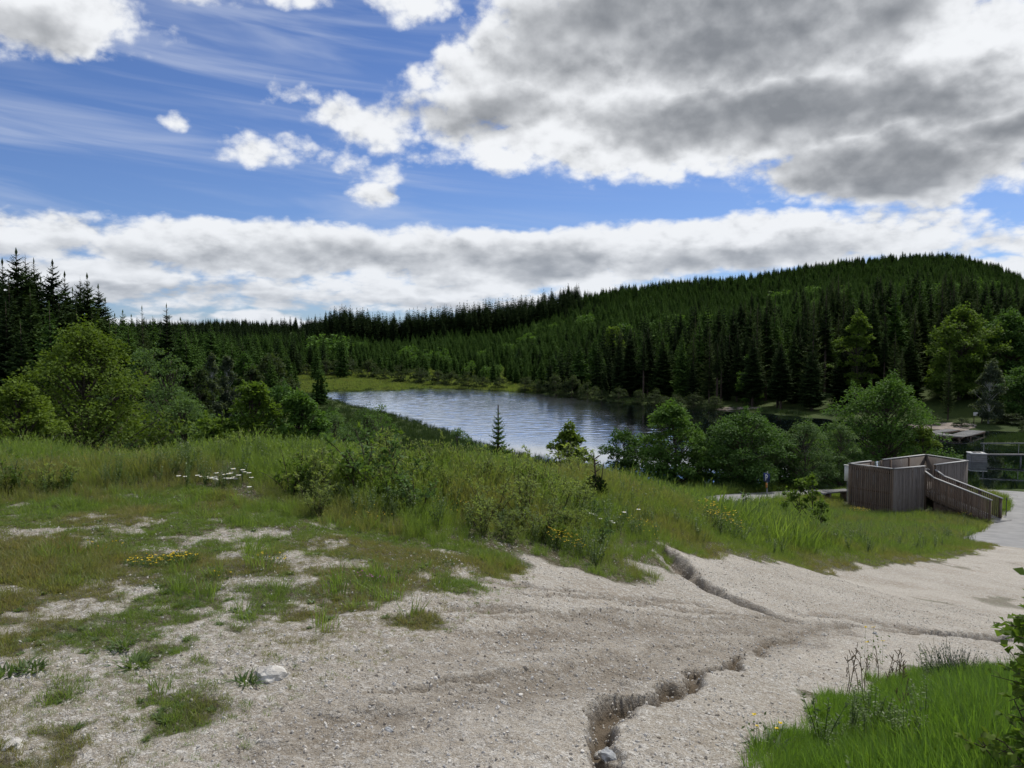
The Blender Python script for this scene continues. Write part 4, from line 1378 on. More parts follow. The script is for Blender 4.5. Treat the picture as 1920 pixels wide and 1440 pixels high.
plant_tree('ash_tree', 'tall pale ash behind the broad sycamore', 262, 44, 636, 62, 'leaf_grey', .17, 7000, crown_lo=.06, n_clump=100, leafw=.5)
plant_tree('ash_tree', 'dull green tree between the ash and the pale birches', 372, 52, 690, 40, 'leaf_far', .19, 5000, crown_lo=.05, n_clump=80)
plant_tree('alder_tree', 'dark green tree low behind the young maples', 520, 48, 722, 80, 'leaf_dark', .19, 6500, crown_lo=.04, n_clump=100)
plant_tree('alder_tree', 'dark green thicket tree behind the loose willow', 615, 52, 768, 50, 'leaf_dark', .19, 4200, crown_lo=.04, n_clump=70)
# right shore below the hill
plant_tree('lime_tree', 'tall light green lime on the shore under the hill', 1803, 116, 580, 56, 'leaf_birch', .40, 12000, crown_lo=.10, n_clump=170, shape=1.05, trunk_r=.28)
plant_tree('lime_tree', 'broad dark lime right of the light green lime', 1898, 117, 590, 66, 'leaf_dark', .40, 14000, crown_lo=.06, n_clump=190, shape=1.05, trunk_r=.3)
plant_tree('maple_tree', 'yellow green round-topped tree among the dark shore spruces', 1608, 121, 582, 32, 'leaf_birch', .36, 4200, crown_lo=.25, n_clump=70, trunk_r=.2)
plant_tree('birch_tree', 'silvery birch with a white stem on the shore behind the jetty', 1857, 100, 676, 26, 'leaf_silver', .26, 5200, crown_lo=.14, n_clump=90, bark='bark_birch', shape=.8, hang=.15, trunk_r=.12)
plant_tree('broadleaf_tree', 'dark shore tree right of the silvery birch', 1925, 104, 690, 50, 'leaf_dark', .36, 6000, crown_lo=.03, n_clump=90)
plant_tree('alder_tree', 'bright green alder leaning from the dark spruces over the water', 1408, 131, 660, 20, 'leaf_maple', .36, 2400, crown_lo=.1, n_clump=40)
plant_tree('broadleaf_tree', 'light green rounded tree on the slope above the bushes', 1150, 190, 610, 24, 'leaf_birch', .5, 2400, crown_lo=.1, n_clump=46)

# pines and larches standing free before the right wood
x, y, zb, h = tree_spot(1781, 104, 650)
thing_of('larch_tree', LAR[0], (x, y, zb - .1), .4, (h / 14 * .85, h / 14 * .85, h / 14), 'slim larch with a clear pale stem beside the sandy bay', 'tree')
x, y, zb, h = tree_spot(1692, 110, 648)
thing_of('larch_tree', LAR[1], (x, y, zb - .1), 2.0, (h / 14 * .8, h / 14 * .8, h / 14), 'slim larch behind the largest tree', 'tree')

# ------------------------------------------------------------------ bushes on the far shore
BUSH = []
for k in range(4):
    BUSH.append(broadleaf(600 + k, 4.0, 3.0, .30, 'leaf_far', 3000, crown_lo=.02, n_clump=46, shape=1.3, droop=.4, leafw=.5))
def bush(u, v_base, v_top, hw, label, k, group=None, back=4.0):
    d = ray(u, v_base); Y = (LAKE + .35 - EYE[2]) / d[2] + back
    x = d[0] * Y; zb = float(ground_h(np.array([x]), np.array([Y]))[0])
    h = at(u, v_top, Y)[2] - zb
    w = hw / F_PX * Y / 3.0
    thing_of('willow_bush', BUSH[k % 4], (x, Y, zb - .1), k * 1.3, (w, w, h / 4.0), label, 'bush', group)


G_B = 'round willow bushes along the far shore'
for q, (u, vb, vt, hw) in enumerate([(752, 722, 686, 22), (788, 723, 688, 24), (822, 725, 696, 22), (846, 726, 698, 18), (878, 728, 698, 20), (904, 729, 706, 16), (936, 731, 708, 15), (985, 735, 708, 20), (1008, 737, 714, 16)]):
    bush(u, vb, vt, hw, 'round grey green willow bush on the far shore below the young spruces', q, G_B)
for q, (u, vb, vt, hw) in enumerate([(1042, 741, 704, 24), (1072, 744, 706, 22), (1102, 748, 718, 22), (1128, 751, 728, 16), (1160, 754, 728, 20), (1196, 757, 732, 16), (1228, 760, 732, 24), (1262, 763, 738, 20), (1300, 766, 740, 26), (1340, 768, 744, 20)]):
    bush(u, vb, vt, hw, 'low willow bush at the foot of the dark spruces on the far shore', q + 2, 'willow bushes under the dark spruces')
for q, (u, vb, vt, hw, lab) in enumerate([(650, 716, 668, 30, 'large willow bush behind the pale meadow at the lake end'), (612, 716, 676, 24, 'bare-twigged willow bush left of the large willow by the meadow'), (690, 718, 676, 22, 'dark willow bush right of the large willow by the meadow'),
                                          (575, 716, 684, 20, 'willow bush beside the leaning pale trunk'), (720, 720, 690, 14, 'small willow bush between the meadow and the willow row'),
                                          (1803, 803, 783, 20, 'round bush on the shore behind the bathing jetty'), (1895, 800, 775, 30, 'wide green bush right of the bathing jetty'), (1930, 815, 785, 22, 'green bush on the grassy spit'),
                                          (1745, 800, 775, 20, 'small dark bush at the sandy bay')]):
    bush(u, vb, vt, hw, lab, q + 1, None, 5.0 if u < 1000 else 3.0)
# leaning dead birch by the meadow
p0, p1 = at(592, 712, 236), at(606, 692, 236)
zb = float(ground_h(np.array([p0[0]]), np.array([236.]))[0])
lt = MB(); lt.tube([(0, 0, -.3), (.9, 0, 2.2), (2.6, .2, 5.4)], [.16, .13, .05], 6)
lt.tube([(1.2, 0, 2.8), (.9, .1, 4.4)], [.07, .03], 5)
tag(lt.build('leaning_trunk', M['bark_birch'], loc=(p0[0], 236, zb)), 'pale leaning birch trunk at the edge of the far meadow', 'tree trunk')

# ------------------------------------------------------------------ shrubs and saplings on the near bank
WIL = [shrub(700 + k, 1.0, .42, .052, 'leaf_willow', stems=10, twigs=14, per=8, leafw=.42) for k in range(4)]
WIL2 = [shrub(720 + k, 1.0, .5, .045, 'leaf_grey', stems=10, twigs=14, per=9, leafw=.4) for k in range(2)]
def near_shrub(u, Y, vtop, lib, k, label, name='willow_shrub', cat='shrub', group=None, wide=1.0, sink=.04):
    x, y, _, _ = tree_spot(u, Y, vtop)
    zb = g1(x, Y); h = at(u, vtop, Y)[2] - zb
    thing_of(name, lib[k % len(lib)], (x, Y, zb - sink), k * 1.9, (h * wide, h * wide, h), label, cat, group)


for q, (u, Y, v, lab) in enumerate([
        (728, 9.6, 806, 'tall upright willow shrub with pale leaves at the left end of the thicket'), (775, 9.8, 838, 'willow shrub right of the tall upright willow'), (820, 10.2, 828, 'willow shrub between the tall willow and the small spruce'),
        (868, 9.8, 836, 'pale willow shrub in front of the feathery rowan'), (905, 9.4, 850, 'low pale willow shrub left of the small spruce'), (962, 9.8, 842, 'dense pale willow shrub right of the small spruce'),
        (1004, 10.0, 848, 'pale willow shrub in the middle of the thicket'), (1046, 10.3, 866, 'willow shrub left of the dark broken sapling'), (985, 8.6, 884, 'broad willow shrub in front of the thicket'),
        (925, 8.4, 885, 'low willow shrub at the front of the thicket'), (1050, 9.2, 900, 'low willow shrub below the dark broken sapling'), (1085, 10.0, 890, 'thin willow shrub against the dark broken sapling'),
        (905, 7.7, 925, 'small willow shrub at the gravel edge of the thicket'), (740, 8.6, 868, 'leggy willow shrub in the tall grass'), (595, 7.5, 888, 'upright leafy willow standing alone in the short grass'), (660, 9.8, 850, 'small willow shrub left of the thicket'),
        (840, 8.9, 880, 'wide willow shrub between the tall willow and the buttercups'), (1010, 8.0, 930, 'small willow shrub above the bushy yellow flowers'), (790, 9.1, 865, 'willow shrub behind the buttercups'), (955, 7.6, 950, 'low willow shrub at the lowest edge of the thicket')]):
    near_shrub(u, Y, v - (24 if 700 < u < 890 else 14 if 890 < u < 1100 else 0), WIL, q, lab, wide=1.0 if v < 850 else 1.2)
for q, (u, Y, v, lab) in enumerate([
        (150, 9.6, 880, 'dark bramble clump in the tall grass at the left'), (120, 8.6, 905, 'low dark bramble at the edge of the short grass'), (1380, 21, 925, 'leafy shrub with yellowish tips on the mound'),
        (1412, 22, 920, 'pale leafed shrub on the mound beside the lane'), (1345, 19, 945, 'low leafy shrub on the top of the mound')]):
    near_shrub(u, Y, v, WIL2, q, lab, 'bramble' if q < 2 else 'leafy_shrub', wide=1.6)
MPS = [broadleaf(740 + k, 1.0, .25, .062, 'leaf_birch', 420, crown_lo=.2, n_clump=18, leafw=.8, trunk_r=.012) for k in range(2)]
near_shrub(1500, 27, 893, MPS, 0, 'young maple sapling with tiered leaves on the bank before the platform', 'maple_sapling', 'sapling', wide=1.0)
near_shrub(1524, 27, 893, MPS, 1, 'bronze tipped maple sapling right of the tiered sapling', 'maple_sapling', 'sapling', wide=.9)
near_shrub(1540, 25, 935, MPS, 0, 'small maple sapling at the edge of the lane', 'maple_sapling', 'sapling', wide=1.2)
# small spruces in the thicket
SS = spruce(760, 1.0, .30, 'needle_young', whorls=15, per=6, twigs=5, crown_lo=.03, droop=.0, tw=1.0)
x, y, zb, h = tree_spot(934, 12.4, 774); zb = g1(x, y)
thing_of('spruce_sapling', SS, (x, y, zb - .05), .3, (h * .80, h * .80, h), 'small spruce with a bare leader rising from the willow thicket', 'sapling')
x, y, zb, h = tree_spot(1116, 11.6, 872); zb = g1(x, y)
bk = MB()
gg = np.random.default_rng(5)
bk.tube([(0, 0, -.05), (.01, 0, h * .5), (-.02, .01, h * .97)], [.022, .016, .010], 6)
bk.tube([(.05, 0, 0), (.10, 0, h * .5), (.13, .02, h * .82)], [.012, .009, .005], 5)
for q in range(16):
    z = h * gg.uniform(.35, 1.0); a = gg.uniform(0, 6.28)
    bk.tube([(0, 0, z), (.08 * math.cos(a), .08 * math.sin(a), z + .05)], [.006, .003], 4)
nl = MB()
n = 900; dd = rand_dir(gg, n); rr = gg.uniform(.1, 1, n) ** .5
Pn = np.c_[dd[:, 0] * .17 * rr, dd[:, 1] * .17 * rr, h * .26 + dd[:, 2] * h * .26 * rr]
nl.leaves(Pn, unit(dd + np.array([0, 0, .7])), rand_dir(gg, n), .055, .018, gg.uniform(0, .6, n))
thing_of('broken_sapling', [('stem', bk.mesh('stem', M['dark_metal'] if False else M['twig'], True)), ('foliage', nl.mesh('foliage', M['needle']))], (x, y, zb), 0, 1, 'dark dead-topped conifer sapling with two bare stems in the grass', 'sapling')

# right foreground: birch shoots hanging into view, broom, dry stalks
BIR = shrub(780, 1.5, .40, .044, 'leaf_birch', stems=12, twigs=26, per=11, leafw=.82, up=.10)
thing_of('birch_sapling', BIR, (2.36, 2.98, g1(2.36, 2.98) - .05), 0, 1, 'bright green birch sapling at the right edge of the grass patch', 'sapling')
thing_of('birch_sapling', shrub(781, .75, .4, .042, 'leaf_lime', stems=9, twigs=12, per=8, leafw=.7, up=.5), (2.16, 2.75, g1(2.16, 2.75) - .05), 0, 1, 'low yellow green birch shoot under the bright birch sapling', 'sapling')
br = MB(); gg = np.random.default_rng(8)
for q in range(360):
    a = gg.uniform(0, 6.28); ln = gg.uniform(.14, .42); o = gg.uniform(.05, .95)
    d = unit(np.array([math.cos(a) * o, math.sin(a) * o, 1.0]))
    b0 = np.array([math.cos(a), math.sin(a), 0]) * .05 * gg.uniform(0, 1)
    br.tube([b0, b0 + d * ln * .55 + gg.normal(size=3) * .012, b0 + d * ln], [.0018, .0015, .0007], 3, gg.uniform(0, .8))
    m = 12; t = gg.uniform(.2, .95, m)
    br.leaves(b0 + d * (ln * t)[:, None], unit(d + rand_dir(gg, m) * .7), rand_dir(gg, m), .016, .006, gg.uniform(.2, 1, m))
p = hit(1790, 1300)
tag(br.build('broom_shrub', M['broom'], loc=(p[0], p[1], g1(*p) - .03)), 'dark green broom bush of stiff upright twigs in the right grass patch', 'shrub')
for q, (u, v, hs, nst, lab) in enumerate([(1605, 1302, .40, 5, 'cluster of dry upright stalks at the tip of the right grass patch'), (1655, 1290, .26, 5, 'short dry stalks behind the right grass patch'), (1700, 1286, .24, 4, 'dry stalks left of the broom bush'), (1715, 1400, .34, 3, 'dry stalks among the grey green herbs')]):
    p = hit(u, v); ds = MB(); gg = np.random.default_rng(60 + q)
    for s in range(nst):
        b0 = np.array([gg.normal() * .06, gg.normal() * .06, -.02]); tp = b0 + np.array([gg.normal() * .05, gg.normal() * .03, hs * gg.uniform(.6, 1.05)])
        ds.tube([b0, b0 * .5 + tp * .5 + gg.normal(size=3) * .008, tp], [.0030, .0026, .0015], 4)
        for w in range(6):
            f = gg.uniform(.45, 1); c = b0 + (tp - b0) * f
            ds.tube([c, c + np.array([gg.normal() * .014, gg.normal() * .014, .03])], [.0018, .0030], 4)
    tag(ds.build('dry_stalks', M['stem_dead'], loc=(p[0], p[1], g1(*p))), lab, 'stalks')

# ------------------------------------------------------------------ grass, herbs, reeds, loose stones (uncountable)
TUFT = {
    'short': [blade_tuft(800 + k, 22, .085, .055, .0040, 1.2, 'grass') for k in range(4)],
    'mid': [blade_tuft(810 + k, 34, .26, .10, .0058, .75, 'grass') for k in range(4)],
    'tall': [blade_tuft(820 + k, 30, .50, .13, .0070, .6, 'grass', heads=.25) for k in range(4)],
    'lush': [blade_tuft(830 + k, 36, .34, .10, .0075, .7, 'grass_lush') for k in range(4)],
    'bank': [blade_tuft(840 + k, 40, .42, .30, .014, .7, 'grass', heads=.12) for k in range(4)],
}
def sample(n, y0, y1, u0=-60, u1=1990, power=1.0, seed=0):
    """points on the ground in the bearing range, spread over depth"""
    g = np.random.default_rng(seed)
    y = (y0 ** power + (y1 ** power - y0 ** power) * g.uniform(size=n)) ** (1 / power)
    x = g.uniform(tx(u0), tx(u1), n) * y
    return x, y, g


def grow(name, kinds, x, y, s, dry, g, label, cat, tilt=.12):
    src = TUFT[kinds] if isinstance(kinds, str) else kinds
    z = gz_at(x, y)
    n = len(x)
    scatter(name, np.c_[x, y, z], np.c_[g.normal(size=(n, 2)) * tilt, g.uniform(0, 6.28, n)], s, g.integers(0, len(src), n), src, label, cat, dry)


def in_road(x, y): return road_mask(x, y) < .05
PLAT_C = np.array([21.8, 42.7])
def blocked(x, y):
    return in_road(x, y) | ((np.hypot(x - PLAT_C[0], y - PLAT_C[1]) < 3.0)) | (np.hypot(x - 20, y - 41.5) < 2.0) | (np.hypot(x - 24, y - 43.9) < 1.6)


# short turf of the patchy verge
x, y, g = sample(60000, 2.3, 11.5, -60, 1200, 1.6, 1)
dt, cv = masks(x, y); dp = poly_sdf(PATCHY, x, y)
k = (dp < .35) & (g.uniform(size=len(x)) < cv * .9 + .17)
x, y, cv, dt = x[k], y[k], cv[k], dt[k]
patchn = fbm(x * .9, y * .9, 301, 3)
s = (.34 + .40 * g.uniform(size=len(x)) ** 2 + .75 * smooth(.54, .74, patchn)) * (.6 + .5 * cv)
dry = np.clip(smooth(.56, .30, fbm(x * 1.1, y * 1.1, 311, 3)) * .75 + g.normal(size=len(x)) * .18, 0, 1)
grow('short_grass', 'short', x, y, s, dry, g, 'short patchy turf growing through the gravel', 'grass')
# fuller clumps in the verge
x, y, g = sample(900, 3.0, 10.5, -60, 1150, 1.6, 2)
dt, cv = masks(x, y); dp = poly_sdf(PATCHY, x, y)
k = (dp < .3) & (cv > .5) & (fbm(x * 1.4, y * 1.4, 321, 2) > .60)
x, y = x[k], y[k]
grow('grass_clumps', 'mid', x, y, g.uniform(.45, .85, len(x)), np.clip(g.normal(size=len(x)) * .12, 0, 1), g, 'denser green grass clumps in the patchy verge', 'grass')
# tall meadow grass on the crest and round the thicket
x, y, g = sample(15000, 6.2, 17.5, -80, 1330, 1.5, 3)
dt, cv = masks(x, y); dp = poly_sdf(PATCHY, x, y)
edge = np.minimum(dt, dp)
k = (dp > -.1) & (dt > -.05) & (g.uniform(size=len(x)) < cv)
x, y, edge = x[k], y[k], edge[k]
s = (.24 + .50 * smooth(0, 2.2, edge)) * g.uniform(.7, 1.25, len(x)) * (.35 + 1.35 * fbm(x * .8, y * .8, 331, 3)) * (1 - .6 * np.exp(-((x + 3.2) / .75) ** 2 - ((y - 8.35) / .75) ** 2))
dry = np.clip(smooth(.55, .30, fbm(x * .7, y * .7, 341, 3)) * .55 + g.normal(size=len(x)) * .15, 0, 1)
grow('meadow_grass', 'tall', x, y, s, dry, g, 'tall meadow grass along the crest of the slope', 'grass')
# lush patch at the right
x, y, g = sample(24000, 2.0, 9.5, 1340, 2700, 1.4, 4)
dt, cv = masks(x, y)
k = (dt > -.05) & (g.uniform(size=len(x)) < cv) & (y < 3.4 + 1.3 * x)
x, y, dt = x[k], y[k], dt[k]
s = (.30 + .85 * smooth(0, .9, dt)) * g.uniform(.7, 1.2, len(x))
grow('lush_grass', 'lush', x, y, s, np.clip(g.normal(size=len(x)) * .12, 0, 1), g, 'lush green grass patch beside the track', 'grass')
# bank between the track and the platform
x, y, g = sample(24000, 9.5, 48, 1080, 2050, 1.25, 5)
dt, cv = masks(x, y)
k = (dt > -.1) & (g.uniform(size=len(x)) < cv) & ~blocked(x, y) & (poly_sdf(LAKE_POLY, x, y) > .8)
x, y, dt = x[k], y[k], dt[k]
low = smooth(4.0, 1.5, np.hypot(x - 24.8, y - 37.0))
s = (.22 + .62 * smooth(0, 2.5, dt)) * g.uniform(.7, 1.25, len(x)) * (1 - .5 * low) * (.7 + .6 * fbm(x * .3, y * .3, 351, 2))
dry = np.clip(smooth(.54, .30, fbm(x * .45, y * .45, 361, 3)) * .5 + .35 * smooth(1.2, 0, dt) + g.normal(size=len(x)) * .12, 0, 1)
grow('bank_grass', 'bank', x, y, s, dry, g, 'grass on the bank between the track and the platform', 'grass')
# rough growth on the slope behind the crest
x, y, g = sample(9000, 16, 56, -120, 1500, 1.2, 6)
k = ~blocked(x, y) & (poly_sdf(LAKE_POLY, x, y) > .8)
x, y = x[k], y[k]
grow('slope_grass', 'bank', x, y, g.uniform(1.0, 2.0, len(x)), np.clip(g.normal(size=len(x)) * .1, 0, 1), g, 'rough grass on the slope down to the lake', 'grass')
# low woody undergrowth that breaks up the crest and the slope behind
UG = [shrub(790 + k, .6, .38, .05, m, stems=8, twigs=10, per=8, leafw=.5, up=.6) for k, m in enumerate(('leaf_willow', 'leaf_grey', 'leaf_willow', 'leaf_birch'))]
ugm = []
for parts in UG:
    mw = bpy.data.meshes.new('undergrowth'); bmj = bmesh.new()
    bmj.from_mesh(parts[0][1]); k0 = len(bmj.faces); bmj.from_mesh(parts[1][1]); bmj.faces.ensure_lookup_table()
    for q in range(k0, len(bmj.faces)): bmj.faces[q].material_index = 1
    bmj.to_mesh(mw); bmj.free(); mw.materials.append(M['twig']); mw.materials.append(parts[1][1].materials[0]); ugm.append(mw)
x, y, g = sample(1500, 8.0, 26, -80, 1130, 1.3, 21)
dt, cv = masks(x, y); dp = poly_sdf(PATCHY, x, y); nn = fbm(x * .55, y * .55, 401, 3)
k = (dp > .5) & (dt > .5) & (nn + .16 * smooth(600, 760, CX + x / y * F_PX) > .50) & (g.uniform(size=len(x)) < .62)
x, y, nn = x[k], y[k], nn[k]; n = len(x)
s = g.uniform(.40, .85, n) * (.6 + .9 * smooth(.45, .7, nn)) * (1 + .7 * smooth(12, 16, y)) * np.interp(CX + x / y * F_PX, [300, 560, 700], [.55, .85, 1.25])
scatter('undergrowth', np.c_[x, y, gz_at(x, y) - .02], np.c_[np.zeros((n, 2)), g.uniform(0, 6.28, n)], np.c_[s * 1.1, s * 1.1, s], g.integers(0, 4, n), ugm, 'low leafy undergrowth along the crest of the slope', 'undergrowth')
# reeds and sedge round the lake
RD = [blade_tuft(850 + k, 34, 1.0, .55, .035, .35, 'reed', curve=.3) for k in range(3)]
x, y, g = sample(26000, 54, 250, 380, 2000, 1.0, 7)
d = poly_sdf(LAKE_POLY, x, y)
lim = np.where(y < 115, 16, np.where(x < 0, 26, 4.0))
k = (d > -.5) & (d < lim) & ~((x > 44) & (y > 92))
x, y, d = x[k], y[k], d[k]
z = np.maximum(ground_h(x, y), LAKE - .05)
n = len(x)
s = g.uniform(.6, 1.2, n) * np.where(y < 120, .75, .55)
scatter('reeds', np.c_[x, y, z], np.c_[g.normal(size=(n, 2)) * .06, g.uniform(0, 6.28, n)], np.c_[s * 1.3, s * 1.3, s], g.integers(0, 3, n), RD, 'reeds and sedge along the edge of the lake', 'reeds', np.zeros(n))
# meadow at the far end of the lake
MD = [blade_tuft(860 + k, 40, .6, .9, .06, .5, 'grass', curve=.4) for k in range(2)]
x, y, g = sample(5200, 168, 262, 540, 1010, 1.0, 8)
d = poly_sdf(LAKE_POLY, x, y)
k = (d > .5)
x, y = x[k], y[k]; n = len(x)
scatter('far_meadow', np.c_[x, y, ground_h(x, y)], np.c_[np.zeros((n, 2)), g.uniform(0, 6.28, n)], g.uniform(.8, 1.3, n), g.integers(0, 2, n), MD, 'pale meadow at the far end of the lake', 'meadow', g.uniform(.1, .45, n))
# broad-leaved herbs
HB = [herb(870 + k, .42, 44, .040, 'herb_blue', .26) for k in range(3)] + [herb(875 + k, .40, 34, .045, 'herb', .32) for k in range(3)] + [rosette(880 + k, 22, .050, .014, 'herb', .22) for k in range(3)]
xs, ys, ss, pk = [], [], [], []
x, y, g = sample(600, 2.3, 7.0, 1480, 2150, 1.5, 9)
dt, cv = masks(x, y); k = (dt > .15) & (y < 3.0 + 1.2 * x)
k &= fbm(x * 1.6, y * 1.6, 371, 2) + g.uniform(-.15, .15, len(x)) > .54
xs.append(x[k]); ys.append(y[k]); ss.append(g.uniform(.35, .85, k.sum())); pk.append(g.integers(0, 6, k.sum()))
x, y, g = sample(1500, 7.5, 16, -80, 1330, 1.5, 10)
dt, cv = masks(x, y); dp = poly_sdf(PATCHY, x, y); k = (dp > .3) & (dt > .3) & (fbm(x * .8, y * .8, 381, 2) > .46)
xs.append(x[k]); ys.append(y[k]); ss.append(g.uniform(.5, 1.0, k.sum())); pk.append(g.choice([0, 3, 4, 5, 3, 4, 5], k.sum()))
x, y, g = sample(1100, 2.4, 10, -60, 1150, 1.5, 11)
dt, cv = masks(x, y); dp = poly_sdf(PATCHY, x, y); k = (dp < .1) & (cv > .25)
xs.append(x[k]); ys.append(y[k]); ss.append(g.uniform(.35, .9, k.sum())); pk.append(6 + g.integers(0, 3, k.sum()))
x, y, g = sample(900, 12, 40, 1150, 2000, 1.2, 12)
dt, cv = masks(x, y); k = (dt > .8) & ~blocked(x, y)
xs.append(x[k]); ys.append(y[k]); ss.append(g.uniform(.7, 1.4, k.sum())); pk.append(3 + g.integers(0, 3, k.sum()))
xs, ys, ss, pk = (np.concatenate(a) for a in (xs, ys, ss, pk)); n = len(xs)
scatter('herbs', np.c_[xs, ys, gz_at(xs, ys)], np.c_[np.zeros((n, 2)), RG.uniform(0, 6.28, n)], ss, pk, HB, 'leafy herbs and weeds among the grass', 'herbs')
# loose stones on the track
PB = [pebble(900 + k) for k in range(5)]
x, y, g = sample(70000, 2.2, 13, -60, 1990, 1.25, 13)
dt, cv = masks(x, y); cz_, dm = carve(x, y)
pn = fbm(x * 1.6, y * 1.6, 391, 3)
k = (g.uniform(size=len(x)) < (.22 + 1.3 * smooth(.46, .64, pn) + dm * 1.2) * (1 - .5 * cv))
x, y, dm = x[k], y[k], dm[k]; n = len(x)
s = .0032 + .0095 * g.uniform(size=n) ** 4 + .008 * np.minimum(dm, 1) * g.uniform(size=n) ** 2
scatter('loose_stones', np.c_[x, y, gz_at(x, y) + s * .1], g.uniform(0, 6.28, (n, 3)), s, g.integers(0, 5, n), PB, 'loose pale pebbles strewn over the gravel track', 'gravel')

# single stones one can pick out
def rock(u, v, size, label, mat, seed, flat=.6):
    p = hit(u, v); g = np.random.default_rng(seed)
    bm = bmesh.new(); bmesh.ops.create_icosphere(bm, subdivisions=3, radius=1.0)
    off = g.uniform(0, 50)
    for vv in bm.verts:
        c = vv.co
        q = 1 + .75 * (float(vnoise(np.array([c.x * 1.6 + off]), np.array([c.y * 1.6 + c.z * 1.3]), seed)[0]) - .5) + .32 * (float(vnoise(np.array([c.x * 5 + off]), np.array([c.y * 5 + c.z * 4]), seed + 1)[0]) - .5)
        vv.co = (c.x * q * size, c.y * q * size * .8, c.z * q * size * flat)
    me = bpy.data.meshes.new('rock'); bm.to_mesh(me); bm.free(); me.materials.append(M[mat])
    tag(obj('rock', me, None, (p[0], p[1], g1(*p) + size * flat * .05), g.uniform(0, 6)), label, 'rock')


rock(503, 1268, .085, 'white crumbly limestone rock at the edge of the track', 'stone', 1, .5)
rock(466, 1144, .022, 'smooth bluish pebble in the patchy grass', 'stone_grey', 2)
rock(215, 1222, .016, 'single white pebble beside a dark green weed', 'stone', 3)
rock(1140, 1400, .045, 'grey stone lodged in the bottom of the deep channel', 'stone_grey', 5)
rock(1128, 1378, .035, 'pale stone lying in the bottom of the deep channel', 'stone', 6)
rock(945, 1308, .022, 'white stone at the head of a shallow rill', 'stone', 7)
rock(728, 1354, .02, 'brownish stone alone on the smooth gravel', 'stone_grey', 8)
rock(25, 1398, .04, 'pale stone in the grass at the corner of the verge', 'stone', 9)
rock(1060, 1298, .014, 'small white stone on the rim of the channel', 'stone', 10)
rock(1545, 1182, .03, 'pale stone where two channels meet', 'stone', 11)
rock(1640, 1187, .028, 'grey stone beside the right end of the channel', 'stone_grey', 12)

# ------------------------------------------------------------------ flowers
def daisy_meshes(seed):
    g = np.random.default_rng(seed)
    st, hd, ct = MB(), MB(), MB()
    h = .42; tp = np.array([g.normal() * .04, g.normal() * .04, h])
    st.tube([(0, 0, -.02), tp * .5 + g.normal(size=3) * .01, tp], [.0022, .002, .0016], 4)
    n = 14; a = np.linspace(0, 2 * np.pi, n, endpoint=False)
    D = np.c_[np.cos(a), np.sin(a), np.full(n, -.10)]
    hd.leaves(tp + D * .006, D, np.tile([0, 0, 1.0], (n, 1)), .024, .012, .5, .6)
    ct.tube([tp + np.array([0, 0, -.002]), tp + np.array([0, 0, .003]), tp + np.array([0, 0, .005])], [.006, .0065, .003], 8)
    return [('stem', st.mesh('stem', M['herb'])), ('petals', hd.mesh('petals', M['petal_white'])), ('flower_centre', ct.mesh('flower_centre', M['petal_yellow']))]


DAI = [daisy_meshes(950 + k) for k in range(3)]
g = np.random.default_rng(31)
def daisy(u, v, label, group, k):
    # the flower head stands at (u, v); its foot is on the ground below
    Y = 8.7 if u < 700 else 9.6
    if v > 935 and u < 700: Y = 8.3
    q = at(u, v, Y); zb = g1(q[0], Y); s = max(.25, (q[2] - zb) / .42)
    thing_of('daisy', DAI[k % 3], (q[0], Y, zb), k * 1.1, (1, 1, s) if s < 1.5 else (1.1, 1.1, s), label, 'flower', group)


spots = [(416, 884), (430, 878), (442, 877), (424, 890), (436, 888), (452, 882), (410, 894), (420, 897), (432, 895), (445, 893), (455, 890), (400, 899), (408, 903), (418, 905), (428, 902), (440, 901), (450, 899), (392, 905), (400, 912), (415, 914), (424, 912), (464, 886), (474, 885), (478, 896), (388, 909), (396, 917), (432, 910), (446, 908), (354, 897), (344, 909), (366, 906), (366, 924), (411, 889), (405, 909), (437, 884)]
for k, (u, v) in enumerate(spots):
    daisy(u, v, 'white ox-eye daisy in the dense daisy clump on the crest', 'daisies of the clump on the crest', k)
for k, (u, v) in enumerate([(478, 938), (648, 927), (664, 925), (682, 926), (1110, 982), (1118, 979), (1124, 984), (1106, 993), (1147, 1000), (1150, 1006), (1144, 1016), (1147, 1034), (1132, 1017), (1100, 1002), (1165, 958), (1205, 957)]):
    daisy(u, v, 'white ox-eye daisy scattered singly through the grass below the thicket', 'scattered daisies below the thicket', k)


